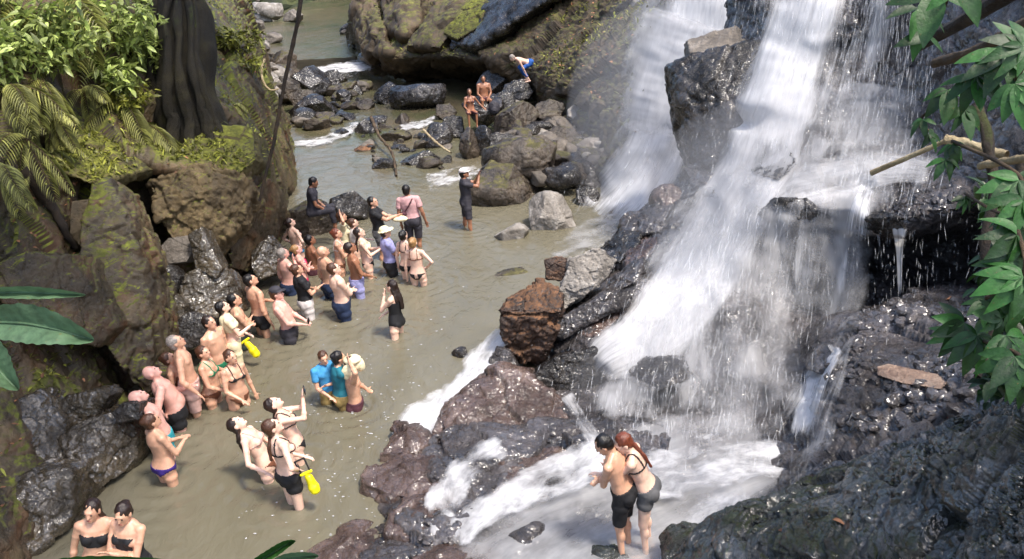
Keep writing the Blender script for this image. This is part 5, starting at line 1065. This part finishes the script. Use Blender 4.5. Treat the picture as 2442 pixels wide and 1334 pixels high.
# bright shrubs at the top left
for k, (x, y, rx, n_, lb) in enumerate([(230, 60, .85, 420, 'bright green leafy shrub at the top of the left cliff'), (330, 120, .6, 300, 'sunlit shrub whose twigs hang out over the left cliff'), (120, 110, .7, 260, 'bright green shrub left of the hanging twigs'), (60, 40, .7, 200, 'green shrub in the upper left corner'), (350, 30, .55, 200, 'pale green shrub beside the dark tree trunk'), (395, 150, .4, 170, 'sunlit twigs of a shrub touching the dark trunk'), (270, 180, .45, 190, 'bright leafy sprig in the middle of the hanging plants'), (30, 130, .5, 160, 'green shrub between the palm fronds at the left edge')]):
    p = onrock(bl, x, y, .5); shrub(lb, p, (rx, rx*.7, rx*.62), n_, 'lf_bright', (.17, .062), seed=20+k)
for k, (x, y, rx, n_, lb) in enumerate([(560, 95, .55, 200, 'olive shrub on the ridge right of the dark tree trunk'), (590, 150, .4, 120, 'small dark green shrub over the stream bank'), (300, 230, .5, 150, 'low yellow green plant below the hanging twigs'), (460, 180, .5, 130, 'low olive plant at the foot of the dark trunk')]):
    p = onrock(bl, x, y, .25); shrub(lb, p, (rx, rx*.7, rx*.5), n_, 'lf_olive', (.13, .05), seed=40+k)
# yellow fronds
fr = [(100, 190, 'yellowish palm like fern hanging on the left cliff', 10, .9), (200, 215, 'drooping fern right of the yellowish palm like fern', 8, .8), (290, 235, 'pale drooping frond plant above the mossy ledge', 4, 1.2), (20, 210, 'drooping fern at the left edge of the picture', 9, 1.), (60, 330, 'yellow fern fronds over the dark hollow', 8, .9), (20, 0, 'long yellow palm fronds in the upper left corner', 9, 1.5), (150, 0, 'pale long palm fronds above the bright shrub', 6, 1.5), (130, 280, 'small fern in the middle of the left cliff', 8, .7), (0, 400, 'fern over the dark hollow at the left edge', 6, .8), (350, 300, 'single pale frond arching over the mossy ledge', 3, 1.1), (180, 400, 'fern hanging over the slab beside the buttress', 7, .7), (110, 360, 'dense yellow fern above the long dark root', 9, .8), (560, 250, 'small fern below the olive shrub on the ridge', 7, .5), (480, 300, 'small pale fern on the mossy rock cap', 6, .5)]
for (x, y, lb, n_, ln) in fr:
    p = onrock(bl, x, y, .25); dirs = [nrm((rs.uniform(-.8, 1.), rs.uniform(-1., -.1), rs.uniform(-.8, .5))) for _ in range(n_)]
    palm(lb, p, dirs, ln, .26*ln/.9, droop=.9)
# ground cover on the ledges
L = Leaves(); gs = [leaf_geo(.09, .045), leaf_geo(.06, .035), leaf_geo(.14, .03)]
LN = gnormal(CL)
for k in range(15000):
    i, j = rs.randint(2, CL.shape[0]-2), rs.randint(60, CL.shape[1]-2); p = CL[i, j]; nz = LN[i, j]
    if vnoise(np.array([p*1.1]), 3)[0]+nz[2]*.8 < .30+max(0, 2.6-p[2])*.5 or depth(p) > 30: continue
    L.add(gs[rs.randint(3)], frame(nrm(rs.normal(size=3)*.7+nz*.5)), p+nz*.02)
tag(link('ground_cover', L.mesh('ground_cover'), M['lf_olive']), 'small olive green plants and moss tufts covering the left cliff', 'ground cover', None, 'stuff')
L = Leaves()
bm_ = bvh_of([o for o in COL.objects if o.type == 'MESH' and o.data.materials and o.data.materials[0] in (M['mossr'],)])
for k in range(5200):
    x, y = rs.uniform(60, 700), rs.uniform(240, 560); h = bm_.ray_cast(Vector(CP), Vector(ray(x, y)))
    if h[0] is None or h[1].z < .25 or vnoise(np.array([h[0][:]])*1.4, 5)[0] < -.25: continue
    p = np.array(h[0]); nz = np.array(h[1]); L.add(gs[rs.randint(3)], frame(nrm(rs.normal(size=3)*.7+nz*.5)), p+nz*.02)
tag(link('ground_cover', L.mesh('ground_cover'), M['lf_olive']), 'small yellow green plants on the mossy ledges', 'ground cover', None, 'stuff')
L = Leaves()
for k in range(900):
    i, j = rs.randint(2, CL.shape[0]-2), rs.randint(80, CL.shape[1]-2); p = CL[i, j]
    L.add(gs[rs.randint(2)], frame(rs.normal(size=3)*np.array([1, 1, .4])), p+LN[i, j]*.03)
for k in range(700):
    i, j = rs.randint(60, SL.shape[0]-20), rs.randint(40, SL.shape[1]-60); p = SL[i, j]; L.add((gs[0][0]*1.6, gs[0][1]), frame(rs.normal(size=3)*np.array([1, 1, .4])), p+np.array([0, -.1, .08]))
tag(link('leaf_litter', L.mesh('leaf_litter'), M['lf_dead']), 'fallen brown leaves scattered on the cliff and the earth slope', 'leaf litter', None, 'stuff')
L = Leaves()
SN = gnormal(SL)
for k in range(5200):
    i, j = rs.randint(60, SL.shape[0]-10), rs.randint(40, SL.shape[1]-40); p = SL[i, j]
    if vnoise(np.array([p*.5]), 8)[0] < -.05: continue
    L.add((gs[rs.randint(3)][0]*1.7, gs[0][1]), frame(nrm(rs.normal(size=3)*.7+SN[i, j]*.6)), p+SN[i, j]*.04)
tag(link('slope_plants', L.mesh('slope_plants'), M['lf_olive']), 'scrubby plants covering the brown earth slope', 'ground cover', None, 'stuff')
# dark tree trunk, upper left, and the buttress roots
def tree_trunk():
    b = onrock(bl, 450, 240, .0); t = D(420, -350, depth(b)+.5)
    e = empty('tree', b, 'dark tree trunk standing on the top of the left cliff', 'tree')
    stick([(.1, 0, -.8), (.0, 0, .3), (t-b)*.5, t-b], .66, .40, 'trunkbark', 'trunk', e, 28, .5, 90)
    for q in range(5):
        a_ = q*1.1-2.9+math.sin(q*3.)*.4; r_ = np.array([math.cos(a_)*.5, -abs(math.sin(a_))*.5-.1, 0]); stick([r_*1.9+np.array([0, 0, -1.0]), r_*1.25+np.array([0, 0, -.3]), r_+np.array([.02, 0, .8]), r_*.8+(t-b)*.6], .13, .05, 'trunkbark', 'root', e, 8, .8, 20)
    L = Leaves(); g_ = [leaf_geo(.3, .13), leaf_geo(.24, .1)]
    top = (t-b)+np.array([0, 0, 1.6])
    for k in range(9): 
        q = top+rs.normal(size=3)*np.array([1.6, 1.6, .8]); stick([t-b, (t-b)*.5+q*.5+np.array([0, 0, .2]), q], .16, .05, 'darkwood', 'limb', e, 8, res=10)
        for s_ in range(150): L.add(g_[s_ % 2], frame(rs.normal(size=3)), q+rs.normal(size=3)*np.array([.9, .9, .5]))
    link('crown', L.mesh('crown'), M['lf_dark'], e)
tree_trunk()
def prop_stick(name, label, cat, pts, r0, r1, mat, jit=.3):
    pts = [np.asarray(q) for q in pts]; o = stick([q-pts[0] for q in pts], r0, r1, mat, name, None, 10, jit, 40); o.location = pts[0]; return tag(o, label, cat)
prop_stick('hanging_vine', 'long dark vine hanging diagonally over the stream', 'vine', [D(722, -120, 15), D(715, 20, 15), D(700, 100, 15.2), D(672, 230, 15.4), D(650, 350, 15.6), D(618, 480, 15.8)], .045, .028, 'darkwood', .6)
prop_stick('hanging_root', 'thin pale root looping down beside the dark vine', 'root', [D(632, 140, 22), D(624, 165, 22), D(628, 195, 22), D(645, 215, 22), D(665, 212, 22)], .035, .02, 'palewood', .3)
prop_stick('branch', 'pale dead branch lying across the rapids', 'branch', [Z(885, 280, .5), Z(905, 325, .35), Z(935, 365, .2), Z(945, 420, .05)], .06, .03, 'bark', .5)
prop_stick('branch', 'thin stick leaning on the dark rock in the rapids', 'branch', [Z(1010, 310, .5), Z(1040, 340, .4), Z(1075, 365, .3)], .04, .03, 'palewood', .5)
prop_stick('root', 'long dark root running down the left cliff beside the buttress', 'root', [onrock(bl, 50, 400, .1), onrock(bl, 110, 480, .12), onrock(bl, 150, 540, .12), onrock(bl, 180, 590, .1)], .09, .05, 'darkwood', .5)
# right side: branch, plank, vine leaves near the camera
prop_stick('branch', 'thin grey stick poking out over the foaming shelf from the right', 'branch', [D(2080, 412, 6.2), D(2160, 378, 5.9), D(2270, 330, 5.6)], .022, .016, 'palewood', .5)
prop_stick('branch', 'pale broken branch among the leaves on the right', 'branch', [D(2255, 330, 5.4), D(2310, 345, 5.3), D(2400, 372, 5.1)], .028, .034, 'palewood', .8)
prop_stick('branch', 'pale twig entering the picture at the right edge', 'branch', [D(2340, 395, 4.9), D(2400, 385, 4.6), D(2520, 366, 4.3), D(2900, 300, 4.2)], .022, .024, 'palewood', .8)
prop_stick('branch', 'dark mossy branch at the upper right corner', 'branch', [D(2190, 110, 7.5), D(2300, 50, 6.8), D(2400, -10, 6.2), D(2560, -110, 5.6), D(2900, -330, 5.2)], .05, .08, 'darkwood', .8)
prop_stick('bough', 'pale grey bough at the right edge under the dark mossy branch', 'branch', [D(2230, 150, 6.5), D(2330, 120, 6), D(2440, 60, 5.5), D(2600, -20, 5), D(2900, -160, 4.8)], .035, .05, 'bark', .8)
prop_stick('vine', 'brown vine stem hanging down the right edge', 'vine', [D(2330, 250, 5), D(2370, 420, 4.8), D(2350, 600, 4.7), D(2370, 780, 4.6), D(2330, 900, 4.5)], .035, .02, 'darkwood', .6)
b_ = [D(2095, 880, 8.0), D(2170, 890, 7.6), D(2260, 905, 7.2), D(2250, 930, 7.1), D(2170, 920, 7.4), D(2095, 905, 7.9)]
HR([(2093, 876), (2120, 868), (2240, 893), (2262, 915), (2245, 930), (2150, 915), (2095, 896)], [q-.12 for q in onto(bwf, [(2093, 876), (2120, 868), (2240, 893), (2262, 915), (2245, 930), (2150, 915), (2095, 896)], .0)], .1, 'plankwood', 'weathered wooden plank lying on the wet rocks at the right', seed=61, name='plank', cat='plank', amp=.25, bulge=.02, vox=.008)
def palmate(L, c, d, s, n=6, up=None):
    """hand shaped leaf: n leaflets round a stalk end"""
    d = nrm(d); nrm_ = nrm(up if up is not None else (-FWD+np.array([0, 0, .6])+rs.normal(size=3)*.3)); x = nrm(np.cross(d, nrm_))
    for k in range(n):
        a = (k-(n-1)/2)*(2.3/(n-1)*1.25); dd_ = nrm(d*math.cos(a)+x*math.sin(a)+np.array([0, 0, -.15])); ln = s*(1-.22*abs(a)/1.3)*rs.uniform(.85, 1.1)
        g_ = leaf_geo(ln, ln*rs.uniform(.34, .48), rs.uniform(.05, .3), rs.uniform(.1, .6), 6); z = nrm(nrm_-dd_*(nrm_ @ dd_)); m = np.stack([np.cross(dd_, z), dd_, z], 1); L.add(g_, m, c)
def vine(label, spots, seed, mat='lf_vine'):
    c0 = D(*spots[0][:3]); e = empty('vine', c0, label, 'vine'); L = Leaves()
    for (x, y, d, s, ang, n) in spots:
        c = D(x, y, d)-c0; dd_ = RT*math.cos(R(ang))-UP*math.sin(R(ang))-FWD*.3; palmate(L, c, dd_, s, n)
    link('foliage', L.mesh('foliage'), M[mat], e)
    pts = [D(x, y, d+.05)-c0+np.array([0, 0, .02]) for (x, y, d, s, ang, n) in spots]
    if len(pts) > 2: stick(pts[::2]+[pts[-1]], .012, .008, 'bark', 'stem', e, 6, res=24)
    return e
# (x, y, depth, size, direction deg: 0 right, 90 down)
vine('broad green hand shaped vine leaves at the upper right edge', [(2400, 130, 4.4, 0.27, 150, 6), (2330, 180, 4.5, 0.24, 110, 6), (2420, 200, 4.3, 0.27, 60, 6), (2260, 215, 4.8, 0.19, 100, 5), (2440, 110, 4.2, 0.24, 190, 6), (2300, 260, 4.8, 0.18, 80, 5), (2200, 285, 5, 0.13, 120, 4), (2215, 320, 5, 0.13, 30, 4)], 1)
vine('small green vine leaves around the pale broken branch', [(2270, 345, 4.9, 0.13, 80, 5), (2255, 380, 4.9, 0.14, 100, 4), (2430, 430, 4.2, 0.21, 130, 6), (2440, 480, 4.1, 0.19, 110, 5), (2400, 520, 4.3, 0.16, 100, 5), (2300, 470, 4.9, 0.11, 90, 5)], 2)
vine('bright green leaves hanging down the right edge beside the cave', [(2425, 560, 4.0, 0.21, 150, 5), (2410, 620, 4.0, 0.21, 100, 6), (2440, 660, 3.9, 0.22, 160, 6), (2420, 700, 4.0, 0.19, 90, 5), (2350, 720, 4.3, 0.14, 160, 5)], 3)
vine('glossy hand shaped leaves above the wooden plank', [(2300, 770, 4.2, 0.21, 150, 6), (2330, 800, 4.1, 0.22, 95, 6), (2280, 800, 4.3, 0.16, 180, 5), (2400, 800, 3.9, 0.21, 60, 6), (2420, 850, 3.8, 0.22, 120, 6), (2390, 760, 4.0, 0.16, 200, 5), (2440, 900, 3.8, 0.16, 100, 5)], 4)
vine('single pointed green leaves hanging from the top right', [(2230, -20, 4.6, 0.34, 110, 3), (2190, 20, 4.8, 0.27, 95, 3), (2280, -40, 4.4, 0.24, 60, 3), (2215, 90, 4.8, 0.24, 95, 2)], 5)
L_ = None
def bush_wall():
    e = empty('bush', D(2420, 500, 6.4), 'dark leafy bush behind the vine leaves on the right', 'bush'); L = Leaves(); g_ = [leaf_geo(.16, .08), leaf_geo(.11, .06)]; c0 = D(2420, 500, 6.4)
    for k in range(1500):
        x = rs.normal(2430, 55); y = rs.uniform(430, 960); 
        if x < 2345+20*math.sin(y/40.): x = 2440
        L.add(g_[k % 2], frame(nrm(rs.normal(size=3)+np.array([-.2, -.5, -.4]))), D(x, y, rs.uniform(5.4, 6.8))-c0)
    link('foliage', L.mesh('foliage'), M['lf_dark'], e)
    stick([D(2440, 380, 6.4)-c0, D(2430, 600, 6.3)-c0, D(2440, 950, 6.3)-c0], .05, .04, 'darkwood', 'stem', e)
bush_wall()
# large single leaves close to the camera, left edge and bottom
def big_leaf(label, pts, wpx, d, seed, mat='lf_big'):
    """pts: midrib pixels from the stalk to the tip"""
    P = cr(np.array([(x, y, dd_) for (x, y), dd_ in zip(pts, d)], float), np.linspace(0, len(pts)-1, 40)); c0 = D(*P[0]); e = empty('leaf', c0, label, 'leaf'); V = []; u = np.linspace(-1, 1, 15)
    for k in range(40):
        t = k/39; T_ = P[min(k+1, 39), :2]-P[max(k-1, 0), :2]; T_ /= np.linalg.norm(T_); n_ = np.array([-T_[1], T_[0]]); w_ = wpx*.5*max(math.sin(math.pi*min(t*.92+.08, 1))**.75, .0)*(1-.25*t)*(1+.04*math.sin(t*60))
        for q in u: V.append(D(P[k, 0]+n_[0]*w_*q, P[k, 1]+n_[1]*w_*q, P[k, 2]-.05*abs(q)+.006*math.sin(t*22+abs(q)*5)*abs(q))-c0)
    link('blade', mesh_np('blade', V, grid_faces(40, 15)), M[mat], e)
    stick([D(*P[k])-c0-FWD*.004 for k in (0, 13, 26, 39)], .006, .002, mat, 'midrib', e, 6); return e
big_leaf('large pale green leaf pointing right at the left edge', [(-60, 770), (40, 770), (130, 785), (225, 812)], 105, [2.6, 2.55, 2.5, 2.5], 1)
big_leaf('narrow folded green leaf above the large pale leaf', [(-60, 700), (40, 698), (120, 700), (205, 704)], 34, [2.6, 2.6, 2.6, 2.6], 2)
big_leaf('green leaf curving down at the left edge', [(-80, 800), (-30, 840), (5, 890), (45, 930)], 90, [2.4, 2.4, 2.4, 2.4], 3)
big_leaf('bright green leaf at the bottom edge below the two women', [(60, 1368), (150, 1358), (260, 1348), (420, 1340)], 60, [2.4, 2.4, 2.35, 2.3], 4, 'lf_vine')
big_leaf('green leaf tip at the bottom edge left of the middle', [(600, 1345), (640, 1325), (680, 1300), (705, 1290)], 28, [2.4, 2.4, 2.4, 2.4], 5, 'lf_vine')
big_leaf('dark green leaf tip at the bottom edge', [(640, 1350), (680, 1335), (730, 1328), (760, 1326)], 30, [2.5, 2.5, 2.5, 2.5], 6, 'lf_big')

# ---------------------------------------------------------------- unseen tree crowns, added above the view along the sun's direction to cast shade
def over_tree(label, base, targets, zc, rad, n, seed):
    rs = np.random.RandomState(seed); base = np.array(base, float); e = empty('tree', base, label, 'tree'); L = Leaves(); g_ = [leaf_geo(.34, .15), leaf_geo(.26, .12)]; sd_ = np.array(SUN_DIR); cs = []
    for p in targets:
        q = np.array(p)+sd_*(zc-p[2])/sd_[2]; cs.append(q)
    mid = np.mean(cs, 0)
    stick([np.zeros(3), (mid-base)*[.3, .3, .6], (mid-base)-[0, 0, .4]], .35, .14, 'darkwood', 'trunk', e, 12, .4, 30)
    for q in cs:
        q = q-base; stick([(mid-base)-[0, 0, .4], ((mid-base)+q)*.5, q], .09, .03, 'darkwood', 'limb', e, 6, res=8)
        for k in range(n):
            v = rs.normal(size=3)*np.array([rad, rad, rad*.4])*.55; L.add(g_[k % 2], frame(nrm(rs.normal(size=3)*[1, 1, .5])), q+v)
    link('crown', L.mesh('crown'), M['lf_dark'], e)
T_ = [Z(-100, 1100, .8), Z(40, 900, 1.5), Z(0, 1250, .5), onrock(bl, 60, 760), onrock(bl, 190, 880), onrock(bl, 60, 560), onrock(bl, 100, 980), onrock(bl, 40, 660)]
over_tree('leafy tree leaning over the lower left side of the pool', (-9.5, 9, 3.5), T_, 10., 1.25, 260, 5)
T_ = [onrock(bl, 450, 60), onrock(bl, 450, 180), onrock(bl, 540, 200), onrock(bl, 590, 110), onrock(bl, 620, 480), onrock(bl, 640, 560)]
over_tree('leafy tree leaning over the ridge beside the dark trunk', (-9, 22, 5), T_, 13.5, 1.5, 300, 6)
T_ = [D(2300, 1260, 5.2), D(2440, 1150, 4.9), D(2400, 1330, 4.6)]
over_tree('leafy tree leaning over the lower right rock bank', (8, 7, 4), T_, 10., .95, 90, 7)
T_ = [np.array(D(x, y, 34)) for x, y in ((980, 60), (1080, 40), (1180, 60), (1280, 10), (1100, 120), (920, 60))]
over_tree('leafy tree leaning over the far dark crag', (6, 38, 9), T_, 22., 3.0, 420, 8)
# mist of the falls: even, very thin
def mist(label, c, r, dens):
    n = bpy.data.materials.new('water_mist'); n.use_nodes = True; t = n.node_tree; t.nodes.clear(); o_ = t.nodes.new('ShaderNodeOutputMaterial'); v = t.nodes.new('ShaderNodeVolumePrincipled')
    v.inputs['Color'].default_value = (.95, .95, .98, 1); v.inputs['Density'].default_value = dens; v.inputs['Anisotropy'].default_value = .2; t.links.new(v.outputs[0], o_.inputs['Volume'])
    dv, fc = ico(3); o = link('mist', mesh_np('mist', dv*np.array(r)*(1+.12*vnoise(dv*1.7, 3))[:, None], fc), n, loc=c); tag(o, label, 'mist', None, 'stuff')
mist('pale mist hanging over the basin of the main waterfall', D(1700, 960, 12.0), (2.1, 1.6, 1.4), .26)
mist('pale mist around the middle of the main waterfall', D(1880, 450, 13.4), (2.3, 1.3, 1.6), .21)
mist('pale mist around the left waterfall', D(1530, 300, 21.5), (1.9, 1.6, 3.2), .15)

for (x, y, ob, sc_, lb) in [(2118, 1105, bwf, .22, 'curled tan fallen leaf on the wet rocks above the near bank'), (2330, 1010, bfg, .12, 'orange fallen leaf on the near rock bank'), (2255, 715, bwf, .25, 'orange brown leaf at the right foot of the cave'), (1855, 1265, bfg, .10, 'yellow leaf blade stuck on the near rock bank'), (1985, 1240, bfg, .09, 'tiny yellow leaf on the near rock bank')]:
    h = hit(ob, x, y)
    if h:
        g_ = leaf_geo(sc_, sc_*.45, .3, .5, 6); e = link('fallen_leaf', mesh_np('fallen_leaf', g_[0] @ frame((.7, -.5, .25)).T, g_[1]), M['lf_dead'], loc=D(x, y, h-.03)); tag(e, lb, 'leaf')

# stones of one kind and size are told apart by their order from left to right
from collections import defaultdict
dd = defaultdict(list)
for o in COL.objects:
    if o.name.startswith('stone') and 'label' in o.keys(): dd[o['label']].append(o)
def nth(k): return '%d%s' % (k, 'th' if 10 < k % 100 < 14 else {1: 'st', 2: 'nd', 3: 'rd'}.get(k % 10, 'th'))
for lb, L_ in dd.items():
    if len(L_) < 2: continue
    L_.sort(key=lambda o: pix(np.array(o.location))[0])
    for k, o in enumerate(L_): o['label'] = '%s, %s' % (lb, 'leftmost' if k == 0 else 'rightmost' if k == len(L_)-1 else nth(k+1)+' from the left')
